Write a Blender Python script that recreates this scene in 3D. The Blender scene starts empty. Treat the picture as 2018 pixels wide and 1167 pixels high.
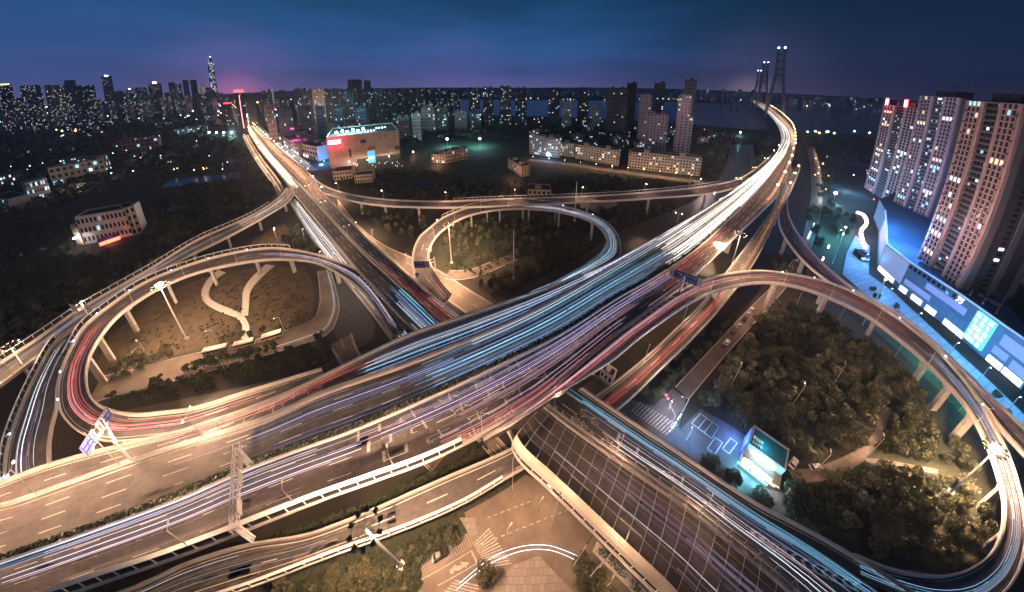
import bpy, bmesh, math, random
import numpy as np
from mathutils import Vector, Matrix, geometry
random.seed(7); RN = random.random
def RU(a, b): return a + (b - a) * RN()
SC = bpy.context.scene; COL = SC.collection
# ------------------------------------------------------------------ camera (wide stitched-panorama lens)
PW, PH = 2018., 1167.
KK = (1.4115022, -.36652685, -.03897975, .02875052); PITCH = .1620398; CYP = 242.277; CXP = 1006.04; CH = 120.
cam = bpy.data.cameras.new('camera'); camo = bpy.data.objects.new('camera', cam); COL.objects.link(camo); SC.camera = camo
cam.type = 'PANO'; cam.panorama_type = 'FISHEYE_LENS_POLYNOMIAL'
cam.sensor_fit = 'HORIZONTAL'; cam.sensor_width = 36; cam.sensor_height = 36 * PH / PW
cam.fisheye_polynomial_k0 = 0
for _i, _k in enumerate(KK): setattr(cam, 'fisheye_polynomial_k%d' % (_i + 1), -_k / (600 / PW * 36) ** (_i + 1))
cam.fisheye_fov = math.pi * 1.6
cam.shift_x = (PW / 2 - CXP) / PW; cam.shift_y = (CYP - PH / 2) / PH
camo.location = (0, 0, CH); camo.rotation_euler = (math.pi / 2 - PITCH, 0, 0); cam.clip_start = .5; cam.clip_end = 60000
# ------------------------------------------------------------------ dusk sky
W = bpy.data.worlds.new('World'); SC.world = W; W.use_nodes = True
def world():
    nt = W.node_tree; N = nt.nodes; L = nt.links; bg = N['Background']
    tc = N.new('ShaderNodeTexCoord'); sp = N.new('ShaderNodeSeparateXYZ'); L.new(tc.outputs['Generated'], sp.inputs[0])
    r = N.new('ShaderNodeValToRGB'); L.new(sp.outputs['Z'], r.inputs[0]); e = r.color_ramp
    e.elements[0].position = 0.; e.elements[0].color = (.150, .145, .38, 1)
    e.elements[1].position = 1.; e.elements[1].color = (.0015, .012, .034, 1)
    for p, c in ((.05, (.080, .120, .36)), (.13, (.036, .108, .32)), (.24, (.014, .083, .22)), (.36, (.006, .045, .125))):
        k = e.elements.new(p); k.color = (*c, 1)
    # darker towards the east (right)
    az = N.new('ShaderNodeMapRange'); az.inputs[1].default_value = .15; az.inputs[2].default_value = .95; az.inputs[3].default_value = 1.; az.inputs[4].default_value = .2
    az.interpolation_type = 'SMOOTHSTEP'; L.new(sp.outputs['X'], az.inputs[0])
    m = N.new('ShaderNodeMix'); m.data_type = 'RGBA'; m.blend_type = 'MULTIPLY'; m.inputs[0].default_value = 1
    L.new(r.outputs[0], m.inputs[6]); L.new(az.outputs[0], m.inputs[7])
    # clouds: stretched noise
    mp = N.new('ShaderNodeMapping'); mp.inputs['Scale'].default_value = (2.2, 2.2, 13); L.new(tc.outputs['Generated'], mp.inputs[0])
    nz = N.new('ShaderNodeTexNoise'); nz.inputs['Scale'].default_value = 1.6; nz.inputs['Detail'].default_value = 6; L.new(mp.outputs[0], nz.inputs[0])
    cr = N.new('ShaderNodeMapRange'); cr.inputs[1].default_value = .42; cr.inputs[2].default_value = .72; cr.inputs[3].default_value = 1.04; cr.inputs[4].default_value = .82; L.new(nz.outputs[0], cr.inputs[0])
    m2 = N.new('ShaderNodeMix'); m2.data_type = 'RGBA'; m2.blend_type = 'MULTIPLY'; m2.inputs[0].default_value = 1
    L.new(m.outputs[2], m2.inputs[6]); L.new(cr.outputs[0], m2.inputs[7])
    cur = m2.outputs[2]
    # light pollution over the city: soft lobes
    def lobe(d, w, col):
        nonlocal cur
        d = Vector(d).normalized(); dp = N.new('ShaderNodeVectorMath'); dp.operation = 'DOT_PRODUCT'; dp.inputs[1].default_value = d
        L.new(tc.outputs['Generated'], dp.inputs[0])
        mr = N.new('ShaderNodeMapRange'); mr.inputs[1].default_value = math.cos(w); mr.inputs[2].default_value = 1.; L.new(dp.outputs['Value'], mr.inputs[0])
        pw = N.new('ShaderNodeMath'); pw.operation = 'POWER'; pw.inputs[1].default_value = 2.2; L.new(mr.outputs[0], pw.inputs[0])
        a = N.new('ShaderNodeMix'); a.data_type = 'RGBA'; a.blend_type = 'ADD'; L.new(pw.outputs[0], a.inputs[0]); L.new(cur, a.inputs[6]); a.inputs[7].default_value = (*col, 1)
        cur = a.outputs[2]
    lobe(ray(470, 190), .10, (.45, .06, .12)); lobe(ray(470, 196), .28, (.11, .03, .09)); lobe(ray(1478, 198), .11, (.26, .18, .22)); lobe(ray(1478, 200), .3, (.05, .035, .06)); lobe(ray(900, 176), .35, (.04, .02, .07))
    L.new(cur, bg.inputs[0]); bg.inputs[1].default_value = 1.05
_rr = np.linspace(0, 2.6, 2601); _th = KK[0] * _rr + KK[1] * _rr ** 2 + KK[2] * _rr ** 3 + KK[3] * _rr ** 4
_c, _s = math.cos(PITCH), math.sin(PITCH)
def ray(x, y):
    u = (x - CXP) / 600; v = -(y - CYP) / 600; r = math.hypot(u, v) + 1e-12; t = float(np.interp(r, _rr, _th)); k = math.sin(t) / r
    a, b, c = k * u, math.cos(t), k * v
    return Vector((a, _c * b + _s * c, -_s * b + _c * c))
def G(x, y, z=0.):
    "the point of the level plane z seen where the photograph shows (x, y)"
    d = ray(x, y); k = (z - CH) / min(d.z, -.008)
    return Vector((d.x * k, d.y * k, z))
def PX(p):
    d = Vector((p[0], p[1], p[2] - CH)).normalized(); Y = _c * d.y - _s * d.z; Z = _s * d.y + _c * d.z
    t = math.acos(max(-1, min(1, Y))); q = math.hypot(d.x, Z) + 1e-12; r = float(np.interp(t, _th, _rr)) * 600
    return CXP + r * d.x / q, CYP - r * Z / q
def ZFOR(p, y, hi=420.):
    a, b = p[2] if len(p) > 2 else 0, hi
    for _ in range(40):
        m = (a + b) / 2
        if PX((p[0], p[1], m))[1] > y: a = m
        else: b = m
    return (a + b) / 2
world()
SC.view_settings.view_transform = 'Standard'; SC.view_settings.look = 'None'; SC.view_settings.exposure = 0; SC.view_settings.gamma = 1
try:
    SC.cycles.use_denoising = True; SC.cycles.denoiser = 'OPENIMAGEDENOISE'; SC.cycles.denoising_input_passes = 'RGB_ALBEDO_NORMAL'
except Exception: pass
SC.cycles.max_bounces = 5; SC.cycles.diffuse_bounces = 2; SC.cycles.glossy_bounces = 3; SC.cycles.transparent_max_bounces = 32
SC.cycles.sample_clamp_indirect = 4; SC.cycles.sample_clamp_direct = 0; SC.cycles.caustics_reflective = False; SC.cycles.caustics_refractive = False
# ------------------------------------------------------------------ materials
MT = {}
def mat(name, col, rough=.8, var=.25, scale=.6, metal=0., spec=.4, col2=None, bump=0.):
    if name in MT: return MT[name]
    m = bpy.data.materials.new(name); m.use_nodes = True; nt = m.node_tree; N = nt.nodes; L = nt.links; b = N['Principled BSDF']
    b.inputs['Roughness'].default_value = rough; b.inputs['Metallic'].default_value = metal; b.inputs['Specular IOR Level'].default_value = spec
    g = N.new('ShaderNodeNewGeometry'); nz = N.new('ShaderNodeTexNoise'); nz.inputs['Scale'].default_value = scale; nz.inputs['Detail'].default_value = 7; nz.inputs['Roughness'].default_value = .65
    L.new(g.outputs['Position'], nz.inputs[0]); r = N.new('ShaderNodeValToRGB'); L.new(nz.outputs[0], r.inputs[0])
    c2 = col2 or tuple(c * (1 - var) for c in col); c1 = col if col2 else tuple(min(1, c * (1 + var)) for c in col)
    r.color_ramp.elements[0].position = .34; r.color_ramp.elements[0].color = (*c2, 1); r.color_ramp.elements[1].position = .68; r.color_ramp.elements[1].color = (*c1, 1)
    L.new(r.outputs[0], b.inputs['Base Color'])
    if bump:
        bp = N.new('ShaderNodeBump'); bp.inputs['Strength'].default_value = bump; bp.inputs['Distance'].default_value = .3; L.new(nz.outputs[0], bp.inputs['Height']); L.new(bp.outputs[0], b.inputs['Normal'])
    MT[name] = m; return m
def glow(name, col, s):
    if name in MT: return MT[name]
    m = bpy.data.materials.new(name); m.use_nodes = True; b = m.node_tree.nodes['Principled BSDF']
    b.inputs['Base Color'].default_value = (*[c * .5 for c in col], 1); b.inputs['Emission Color'].default_value = (*col, 1); b.inputs['Emission Strength'].default_value = s
    MT[name] = m; return m
def streak(name, col, s):
    "additive light: a streak adds its light to what lies behind it"
    m = bpy.data.materials.new(name); m.use_nodes = True; nt = m.node_tree; nt.nodes.clear(); N = nt.nodes.new; o = N('ShaderNodeOutputMaterial'); e = N('ShaderNodeEmission'); t = N('ShaderNodeBsdfTransparent'); a = N('ShaderNodeAddShader')
    e.inputs[0].default_value = (*col, 1); e.inputs[1].default_value = s; nt.links.new(e.outputs[0], a.inputs[0]); nt.links.new(t.outputs[0], a.inputs[1]); nt.links.new(a.outputs[0], o.inputs[0]); MT[name] = m; return m
def brickmat(name, col, col2, sc, bw=.5, rh=.25, mortar=.02):
    m = bpy.data.materials.new(name); m.use_nodes = True; nt = m.node_tree; N = nt.nodes; L = nt.links; b = N['Principled BSDF']; b.inputs['Roughness'].default_value = .85
    t = N.new('ShaderNodeTexBrick'); g = N.new('ShaderNodeNewGeometry'); L.new(g.outputs['Position'], t.inputs[0])
    t.inputs['Color1'].default_value = (*col, 1); t.inputs['Color2'].default_value = (*col2, 1); t.inputs['Mortar'].default_value = (*[c * .55 for c in col], 1)
    t.inputs['Scale'].default_value = sc; t.inputs['Mortar Size'].default_value = mortar; t.inputs['Brick Width'].default_value = bw; t.inputs['Row Height'].default_value = rh
    L.new(t.outputs[0], b.inputs['Base Color']); MT[name] = m; return m
ASPH = mat('asphalt', (.085, .078, .075), .75, .34, .22, spec=.35)
ASPD = mat('dark_asphalt', (.05, .047, .05), .7, .25, .3, spec=.4)
CONC = mat('concrete', (.36, .34, .31), .85, .18, .5)
CONP = mat('pale_concrete', (.48, .46, .43), .8, .12, .4)
PAINT = mat('road_paint', (.58, .565, .53), .6, .18, 2.)
STEEL = mat('galvanised_steel', (.5, .5, .5), .45, .1, 2., metal=.6)
WHST = mat('white_steel', (.78, .77, .75), .6, .08, 2.)
DKST = mat('dark_steel', (.045, .043, .045), .5, .2, 2.)
GLSS = mat('dark_glass', (.02, .024, .03), .12, .2, 1., spec=.6)
SOIL = mat('soil', (.040, .033, .024), .95, .45, .05, col2=(.014, .014, .011), bump=.3)
GRASS = mat('dry_grass', (.085, .062, .036), .95, .4, .22, col2=(.03, .024, .014), bump=.5)
LAWN = mat('lawn', (.05, .10, .05), .95, .4, .3, col2=(.025, .055, .03), bump=.4)
SHRUBG = mat('ground_cover', (.05, .058, .036), .95, .4, .9, col2=(.016, .02, .013), bump=1.)
WATER = mat('water', (.05, .045, .032), .3, .2, .03, spec=.5, bump=.06)
RIVER = mat('river_water', (.012, .02, .035), .22, .2, .004, spec=.5)
PAVE = brickmat('paving', (.25, .22, .19), (.20, .175, .15), .35, .5, .5)
PAVB = brickmat('plaza_paving', (.34, .36, .38), (.28, .30, .33), .12, .6, .4)
TANR = mat('worn_tan_road', (.15, .122, .097), .9, .3, .12)
PNTD = mat('worn_paint', (.33, .31, .28), .7, .35, 1.2)
LEAF = [mat('leaf_%s' % n, c, .75, .3, 1.3, spec=.2) for n, c in (('dark', (.040, .050, .028)), ('mid', (.072, .084, .046)), ('olive', (.11, .108, .062)), ('pale', (.16, .16, .105)))]
BARK = mat('bark', (.08, .06, .045), .95, .3, 3.)
E_WARM = glow('warm_lamp', (1, .72, .42), 40); E_COOL = glow('cool_lamp', (.55, .9, 1), 60); E_FILL = glow('fill_lamp', (1, .75, .5), 4); E_RED = glow('red_neon', (1, .03, .05), 9)  # the faint soft one is the lens of added fill lamps
E_WHITE = glow('white_lamp', (1, .96, .9), 30); E_WSIGN = glow('white_sign', (1, .93, .92), 6); E_BLUE = glow('blue_neon', (.1, .45, 1), 6); E_CYAN = glow('cyan_panel', (.12, .75, .95), 1.6)
WIN = [glow('window_warm', (1, .78, .5), 1.5), glow('window_white', (.85, .93, 1), 1.9), glow('window_cyan', (.4, .85, 1), 1.2), glow('window_dim', (.75, .8, 1), .4), glow('window_red', (1, .06, .1), 1.4)]
# ------------------------------------------------------------------ mesh collecting
class MB:
    def __init__(s): s.v = []; s.f = []; s.m = []
    def face(s, pts, m=0):
        k = len(s.v); s.v += [tuple(p) for p in pts]; s.f.append(tuple(range(k, k + len(pts)))); s.m.append(m)
    def prism(s, ring0, ring1, m=0, cap0=True, cap1=True):
        k = len(s.v); n = len(ring0); s.v += [tuple(p) for p in ring0] + [tuple(p) for p in ring1]
        for i in range(n): s.f.append((k + i, k + (i + 1) % n, k + n + (i + 1) % n, k + n + i)); s.m.append(m)
        if cap0: s.f.append(tuple(k + i for i in reversed(range(n)))); s.m.append(m)
        if cap1: s.f.append(tuple(k + n + i for i in range(n))); s.m.append(m)
    def box(s, c, u, w, d, z0, z1, m=0):
        "box on a horizontal axis u through c, w along u, d across, from z0 to z1"
        u = Vector((u[0], u[1], 0)).normalized(); n = Vector((-u.y, u.x, 0)); c = Vector((c[0], c[1], 0))
        q = [c + u * a * w / 2 + n * b * d / 2 for a, b in ((-1, -1), (1, -1), (1, 1), (-1, 1))]
        s.prism([(p.x, p.y, z0) for p in q], [(p.x, p.y, z1) for p in q], m)
    def bar(s, a, b, r, n=4, m=0, r2=None):
        a = Vector(a); b = Vector(b); d = (b - a)
        if d.length < 1e-6: return
        d.normalize(); x = d.cross(Vector((0, 0, 1))); x = x.normalized() if x.length > 1e-3 else Vector((1, 0, 0)); y = d.cross(x); r2 = r if r2 is None else r2
        R = [(math.cos(2 * math.pi * (i + .5) / n), math.sin(2 * math.pi * (i + .5) / n)) for i in range(n)]
        s.prism([a + (x * c + y * t) * r for c, t in R], [b + (x * c + y * t) * r2 for c, t in R], m)
    def ball(s, c, r, m=0, n=6, k=4, sz=1.):
        c = Vector(c); rings = []
        for j in range(k + 1):
            t = math.pi * j / k; rings.append([c + Vector((r * math.sin(t) * math.cos(2 * math.pi * i / n), r * math.sin(t) * math.sin(2 * math.pi * i / n), r * sz * math.cos(t))) for i in range(n)])
        for j in range(k):
            for i in range(n): s.face([rings[j][i], rings[j + 1][i], rings[j + 1][(i + 1) % n], rings[j][(i + 1) % n]], m)
    def obj(s, name, mats, parent=None, local=False, smooth=False):
        me = bpy.data.meshes.new(name); v = s.v
        if parent is not None and not local: o = parent.matrix_basis.translation; v = [(p[0] - o.x, p[1] - o.y, p[2] - o.z) for p in v]
        me.from_pydata(v, [], s.f)
        for m in (mats if isinstance(mats, (list, tuple)) else [mats]): me.materials.append(m)
        me.polygons.foreach_set('material_index', s.m)
        if smooth: me.polygons.foreach_set('use_smooth', [True] * len(s.f))
        ob = bpy.data.objects.new(name, me); COL.objects.link(ob)
        if parent is not None: ob.parent = parent
        return ob
def tag(o, label=None, cat=None, group=None, kind=None):
    for k, v in (('label', label), ('category', cat), ('group', group), ('kind', kind)):
        if v: o[k] = v
    return o
def thing(name, label, cat, loc=(0, 0, 0), group=None, rz=0., kind=None):
    o = bpy.data.objects.new(name, None); COL.objects.link(o); o.location = loc; o.rotation_euler = (0, 0, rz); o.empty_display_size = .5
    return tag(o, label, cat, group, kind)
def tree_copy(o, parent=None):
    c = o.copy(); COL.objects.link(c)
    if parent is not None: c.parent = parent
    for ch in KIDS.get(o.name, []): tree_copy(ch, c)
    return c
KIDS = {}
def reg(o):
    KIDS[o.name] = list(o.children)
    for c in o.children: reg(c)
    return o
def light(parent, loc, power, col, r=.4, spot=None, aim=None):
    d = bpy.data.lights.new('lamp_light', 'SPOT' if spot else 'POINT'); d.energy = power * (LP if col[2] < .6 and col[1] > .5 else 1); d.color = col; d.shadow_soft_size = r
    if spot: d.spot_size = spot; d.spot_blend = .6
    o = bpy.data.objects.new('lamp_light', d); COL.objects.link(o); o.location = loc
    if aim is not None: o.rotation_euler = (Vector(aim) - Vector(loc)).to_track_quat('-Z', 'Y').to_euler()
    if parent is not None:
        o.parent = parent; o.location = Vector(loc) - parent.matrix_basis.translation
    return o
LP = 1.85
SOD = (1., .58, .345)
def polysheet(name, pts, z, m, label=None, cat=None, kind='structure', world_pts=False):
    P = [Vector((p[0], p[1], z)) for p in pts] if world_pts else [G(x, y, z) for x, y in pts]
    mb = MB(); 
    for t in geometry.tessellate_polygon([P]):
        a, b, c = (P[i] for i in t)
        if (b - a).cross(c - a).z < 0: b, c = c, b
        mb.face((a, b, c))
    o = mb.obj(name, m); return tag(o, label, cat, kind=kind)
# ------------------------------------------------------------------ splines and roads
def crom(P, step):
    P = [tuple(map(float, p)) for p in P]; out = []
    for i in range(len(P) - 1):
        p0 = P[max(i - 1, 0)]; p1 = P[i]; p2 = P[i + 1]; p3 = P[min(i + 2, len(P) - 1)]
        d = math.dist(p1[:2], p2[:2]); n = max(1, int(d / step)); l0 = max(math.dist(p0[:2], p1[:2]), 1e-3); l1 = max(d, 1e-3); l2 = max(math.dist(p2[:2], p3[:2]), 1e-3)
        for k in range(n):
            t = k / n; q = []
            for a, b, c, e in zip(p0, p1, p2, p3):
                m1 = (c - a) / (l0 + l1) * l1 if i > 0 else c - b
                m2 = (e - b) / (l1 + l2) * l1 if i < len(P) - 2 else c - b
                q.append((2 * t ** 3 - 3 * t * t + 1) * b + (t ** 3 - 2 * t * t + t) * m1 + (-2 * t ** 3 + 3 * t * t) * c + (t ** 3 - t * t) * m2)
            out.append(tuple(q))
    out.append(P[-1]); return out
def wpts(P, z, step=3.):
    P = [(p[0], p[1], p[2] if len(p) > 2 else z) for p in P]
    return [G(*p) for p in crom(P, step)]
def even(P, n):
    L = [0.]
    for a, b in zip(P, P[1:]): L.append(L[-1] + (b - a).length)
    xs = np.linspace(0, L[-1], n); A = np.array([tuple(p) for p in P])
    return [Vector(q) for q in np.stack([np.interp(xs, L, A[:, k]) for k in range(3)], 1)]
class Road:
    def __init__(s, Lp, Rp, z, pxstep=7.):
        Lw = wpts(Lp, z); Rw = wpts(Rp, z); n = max(6, int(len(Lw) * 3. / pxstep))
        ix = np.linspace(0, len(Lw) - 1, n); s.L = [Lw[int(round(i))] for i in ix]
        jx = np.linspace(0, len(Rw) - 1, n); s.R = [Rw[int(round(i))] for i in jx]
        for it in range(4):
            C = [(a + b) / 2 for a, b in zip(s.L, s.R)]
            for _ in range(3): C = [C[0]] + [(C[i - 1] + C[i] * 2 + C[i + 1]) / 4 for i in range(1, n - 1)] + [C[-1]]
            for i in range(n):
                t = C[min(i + 1, n - 1)] - C[max(i - 1, 0)]; nn = Vector((-t.y, t.x, 0)).normalized()
                a = s.hit(C[i], nn, Lw); b = s.hit(C[i], nn, Rw)
                if a is not None: s.L[i] = a
                if b is not None: s.R[i] = b
        s.n = n; s.C = [(a + b) / 2 for a, b in zip(s.L, s.R)]; s.len = [0.]
        for a, b in zip(s.C, s.C[1:]): s.len.append(s.len[-1] + (b - a).length)
        s.px = [PX(p) for p in s.C]; s.W = [(b - a).length for a, b in zip(s.L, s.R)]
    @staticmethod
    def hit(c, n, P):
        best = None
        for a, b in zip(P, P[1:]):
            ax, ay = a.x - c.x, a.y - c.y; dx, dy = b.x - a.x, b.y - a.y; den = n.x * dy - n.y * dx
            if abs(den) < 1e-9: continue
            k = (ay * n.x - ax * n.y) / den
            if -1e-6 <= k <= 1 + 1e-6:
                u = (ax + dx * k) * n.x + (ay + dy * k) * n.y
                if abs(u) < 60 and (best is None or abs(u) < best[0]): best = (abs(u), a.lerp(b, k))
        return best[1] if best else None
    def pos(s, t, S=.5, off=0., h=0.):
        t = min(max(t, 0), s.n - 1.001); i = int(t); k = t - i; a = s.L[i].lerp(s.L[i + 1], k); b = s.R[i].lerp(s.R[i + 1], k); d = b - a; d.z = 0
        if off: a = a + d.normalized() * off; return a + (b - s.L[i].lerp(s.L[i + 1], k)) * S + Vector((0, 0, h))
        return a + (b - a) * S + Vector((0, 0, h))
    def tan(s, t):
        d = s.pos(t + .5) - s.pos(t - .5); d.z = 0; return d.normalized()
    def t_at(s, x, y): return min(range(s.n), key=lambda i: (s.px[i][0] - x) ** 2 + (s.px[i][1] - y) ** 2)
    def t_len(s, l): return float(np.interp(l, s.len, range(s.n)))
    def ts(s, t0=0, t1=None):
        t1 = s.n - 1 if t1 is None else t1; r = [t0] + [i for i in range(int(math.floor(t0)) + 1, int(math.ceil(t1)))] + [t1]; return r
def sweep(mb, rd, prof, t0=0, t1=None, m=0, closed=True, hf=None):
    ts = rd.ts(t0, t1); n = len(prof); k = len(mb.v)
    for t in ts: mb.v += [tuple(rd.pos(t, a, o, h)) for a, o, h in prof]
    for j in range(len(ts) - 1):
        for i in range(n if closed else n - 1):
            q = (i + 1) % n; mb.f.append((k + j * n + i, k + j * n + q, k + (j + 1) * n + q, k + (j + 1) * n + i)); mb.m.append(m)
    if closed:
        mb.f.append(tuple(k + i for i in range(n))); mb.m.append(m); e = k + (len(ts) - 1) * n; mb.f.append(tuple(e + i for i in reversed(range(n)))); mb.m.append(m)
def line(mb, rd, S, off, w, t0=0, t1=None, h=.02, m=0): sweep(mb, rd, [(S, off - w / 2, h), (S, off + w / 2, h)], t0, t1, m, False)
def dashes(mb, rd, S, w=.22, on=6., gap=9., t0=0, t1=None, h=.02, off=0., m=0):
    t1 = rd.n - 1 if t1 is None else t1; l = np.interp(t0, range(rd.n), rd.len); e = np.interp(t1, range(rd.n), rd.len)
    while l + on < e:
        k = 1 + max(0, math.dist(rd.pos(rd.t_len(l)), (0, 0, CH)) - 300) / 300; line(mb, rd, S, off, w, rd.t_len(l), rd.t_len(l + on * k), h, m); l += (on + gap) * k
# ------------------------------------------------------------------ elevated roads
_TC = (('white', (.84, .88, 1.), 2.2), ('blue', (.30, .50, .95), 1.7), ('cyan', (.22, .70, .90), 1.8), ('purple', (.55, .38, .80), .9), ('pink', (.95, .58, .70), 1.1), ('red', (1., .13, .12), 1.35), ('orange', (1., .40, .18), 1.5), ('teal', (.02, .25, .30), .7), ('gold', (1., .66, .36), 2.2))
TR = [streak('trail_' + n, c, s * .5) for n, c, s in _TC] + [streak('trail_dim_' + n, c, s * .16) for n, c, s in _TC] + [streak('trail_bright_white', (1, .91, .82), .95), streak('trail_bright_gold', (1, .58, .26), 1.0)]
WH, BL, CY_, PU, PK, RE, OR, TE, GO = range(9); WX, GX = 18, 19
def trails(name, label, specs):
    "specs: (road, s0, s1, n, colours, tmin, tmax, lenmin, lenmax (fractions), width)"
    mb = MB()
    for rd, s0, s1, n, cols, ta, tb, l0, l1, w in specs:
        big = w >= .26; n = n if big else int(n * .8 + .5); w = w * (.7 if big else .42); l0 = max(l0, .45); l1 = max(l1, .9)
        for _ in range(n):
            S = RU(s0, s1); f = RU(l0, l1); a = ta + (tb - ta) * RU(0, max(0, 1 - f)); b = min(tb, a + (tb - ta) * f); ww = w * RU(.5, 1.4); h = RU(.45, 1.0); c = random.choice(cols); c = c + 9 if c < 9 and RN() < .6 else c
            dr = RU(-.02, .02)
            if b - a < .3: continue
            sweep(mb, rd, [(S, -ww / 2, h), (S, ww / 2, h), (S, 0, h + ww * .6)], a, b, c)
            if RN() < .45: sweep(mb, rd, [(S, 1.3 - ww / 2, h), (S, 1.3 + ww / 2, h), (S, 1.3, h + ww * .6)], a, b, c)
    o = mb.obj(name, TR); return tag(o, label, 'light trails', kind='stuff')
def viaduct(name, label, rd, lanes=2, par=(1, 1), girder=1.8, sides=True, asph=None, dash=True, edge=True, joints=None, parH=1.0, lw=.22):
    t = thing(name, label, 'viaduct', (rd.C[rd.n // 2].x, rd.C[rd.n // 2].y, 0))
    mb = MB(); sweep(mb, rd, [(0, .3, 0), (1, -.3, 0)], closed=False); mb.obj('road_surface', asph or ASPH, t)
    mb = MB(); sweep(mb, rd, [(0, -.12, -.03), (1, .12, -.03), (1, .12, -.5), (.82, 0, -.85), (.74, 0, -girder), (.26, 0, -girder), (.18, 0, -.85), (0, -.12, -.5)]); mb.obj('girder', CONC, t)
    for k, on in enumerate(par):
        if not on: continue
        mb = MB(); q = (lambda o: o) if k == 0 else (lambda o: -o); r = [0, rd.n - 1] if on == 1 else on
        sweep(mb, rd, [(k, q(-.14), -.2), (k, q(.42), 0), (k, q(.34), parH), (k, q(-.14), parH)], r[0], r[1])
        sweep(mb, rd, [(k, q(-.02), parH + .38), (k, q(.2), parH + .38), (k, q(.2), parH + .5), (k, q(-.02), parH + .5)], r[0], r[1])
        l = rd.len[int(r[0])]
        while l < rd.len[int(r[1])] and rd.len[-1] < 900: p = rd.pos(rd.t_len(l), k, q(.1), parH); mb.bar(p, p + Vector((0, 0, .4)), .06); l += 3.
        mb.obj('parapet', CONP, t)
    mb = MB(); n = 0
    if edge:
        line(mb, rd, 0, 1.0, lw); line(mb, rd, 1, -1.0, lw)
    if dash:
        for k in range(1, lanes): dashes(mb, rd, k / lanes)
    if mb.f: mb.obj('lane_marking', PAINT, t)
    for j in (joints or []):
        mb = MB(); tt = rd.t_at(*j); dl = 1.2 / max(.1, rd.len[min(tt + 1, rd.n - 1)] - rd.len[max(tt - 1, 0)]) * 2
        sweep(mb, rd, [(0, .4, .012), (1, -.4, .012)], max(0, tt - dl), min(rd.n - 1, tt + dl), 0, False); mb.obj('expansion_joint', DKST, t)
    return t
def pier(t, rd, px, w=2.0, cap=.62, g=1.8, z0=0., tt=None):
    tt = rd.t_at(*px) if tt is None else tt; c = rd.pos(tt); u = rd.tan(tt); n = Vector((-u.y, u.x, 0)); zt = c.z - g; cw = rd.W[int(tt)] * cap; mb = MB()
    mb.box(c, n, w * 1.25, w * .8, z0 - .5, zt - 1.9)
    q = lambda ww, z: [tuple(Vector((c.x, c.y, z)) + n * a * ww / 2 + u * b * w * .42) for a, b in ((-1, -1), (1, -1), (1, 1), (-1, 1))]
    mb.prism(q(w * 1.25, zt - 1.9), q(cw, zt - .9)); mb.prism(q(cw, zt - .9), q(cw, zt - .02)); mb.obj('pier', CONC, t)
def noise_barrier(t, rd, k, t0, t1, h=3.4, pitch=4.2, lean=.7, glass=None):
    h += .9; q = (lambda o: o) if k == 0 else (lambda o: -o); mb = MB(); z = 1.0; ml = Matrix.Translation(-t.matrix_basis.translation)
    sweep(mb, rd, [(k, q(-.34), z), (k, q(.12), z), (k, q(.12), z + .2), (k, q(-.34), z + .2)], t0, t1)
    sweep(mb, rd, [(k, q(-.22), h - .45), (k, q(.1), h - .45), (k, q(lean * .8 + .1), h), (k, q(lean * .8), h + .15), (k, q(-.22), h - .25)], t0, t1)
    nb = mb.obj('noise_barrier', WHST, t); g = MB(); sweep(g, rd, [(k, q(-.12), z + .2), (k, q(-.06), z + .2), (k, q(-.06), h - .45), (k, q(-.12), h - .45)], t0, t1)
    g.obj('barrier_glass', glass or GLSS, nb, local=True).data.transform(ml)
    l = rd.len[int(t0)]; pm = MB()
    while l < rd.len[int(t1)]:
        a = rd.pos(rd.t_len(l), k, q(-.2), z); b = rd.pos(rd.t_len(l), k, q(-.12), h - .35); pm.bar(a, b, .16); l += pitch
    po = pm.obj('barrier_post', WHST, nb, local=True); po.data.transform(ml); po['kind'] = 'stuff'
    return nb
def lift(rd, o):
    "merging decks lie a finger's breadth apart"
    o = Vector((0, 0, o)); rd.L = [p + o for p in rd.L]; rd.R = [p + o for p in rd.R]; rd.C = [p + o for p in rd.C]; return rd
ZM, ZX, ZP = 22., 13., 6.2
pxU = [(-120, 1010), (0, 956), (108, 916), (214, 887), (300, 866), (379, 846), (480, 812), (560, 780), (635, 744), (720, 702), (815, 658), (905, 628), (1000, 596), (1060, 576), (1120, 553), (1180, 530), (1222, 510), (1341, 443), (1444, 381), (1500, 340), (1527, 310), (1539, 280), (1535, 254), (1519, 230), (1496, 210), (1474, 196)]
pxD = [(-120, 1050), (0, 1001), (33, 992), (260, 911), (387, 870), (520, 828), (635, 776), (815, 713), (1000, 637), (1109, 582), (1238, 507), (1315, 461), (1418, 397), (1485, 348), (1518, 318), (1540, 288), (1547, 273), (1543, 254), (1526, 231), (1502, 210.5), (1477, 196.3)]
pxM = [(-120, 1150), (0, 1105), (180, 1042), (361, 975), (490, 918), (583, 883), (699, 842), (867, 770), (980, 717), (1104, 655), (1212, 587), (1289, 544), (1367, 492), (1440, 427), (1497, 368), (1545, 308), (1557, 276), (1551, 255), (1533, 235), (1507, 212), (1479, 196.6)]
pxR = [(-60, 1240), (60, 1200), (180, 1157), (335, 1104), (470, 1052), (532, 1027), (635, 986), (738, 949), (841, 911), (944, 862), (1000, 830), (1060, 791), (1110, 750), (1160, 706), (1212, 662), (1270, 620), (1328, 577), (1374, 539), (1470, 448), (1510, 410), (1533, 385), (1556, 334), (1565, 300), (1568, 275), (1562, 252), (1546, 232), (1525, 215), (1503, 202.5), (1482, 197)]
rC = Road(pxU, pxD, ZM); rA = Road(pxD, pxM, ZM); rB = Road(pxM, pxR, ZM)
vC = viaduct('collector_viaduct', 'outer collector carriageway of the highest viaduct, nearest the canal trees', rC, 2, par=([0, rC.n - 1], 1), edge=True, joints=[(205, 925), (628, 765)])
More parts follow.
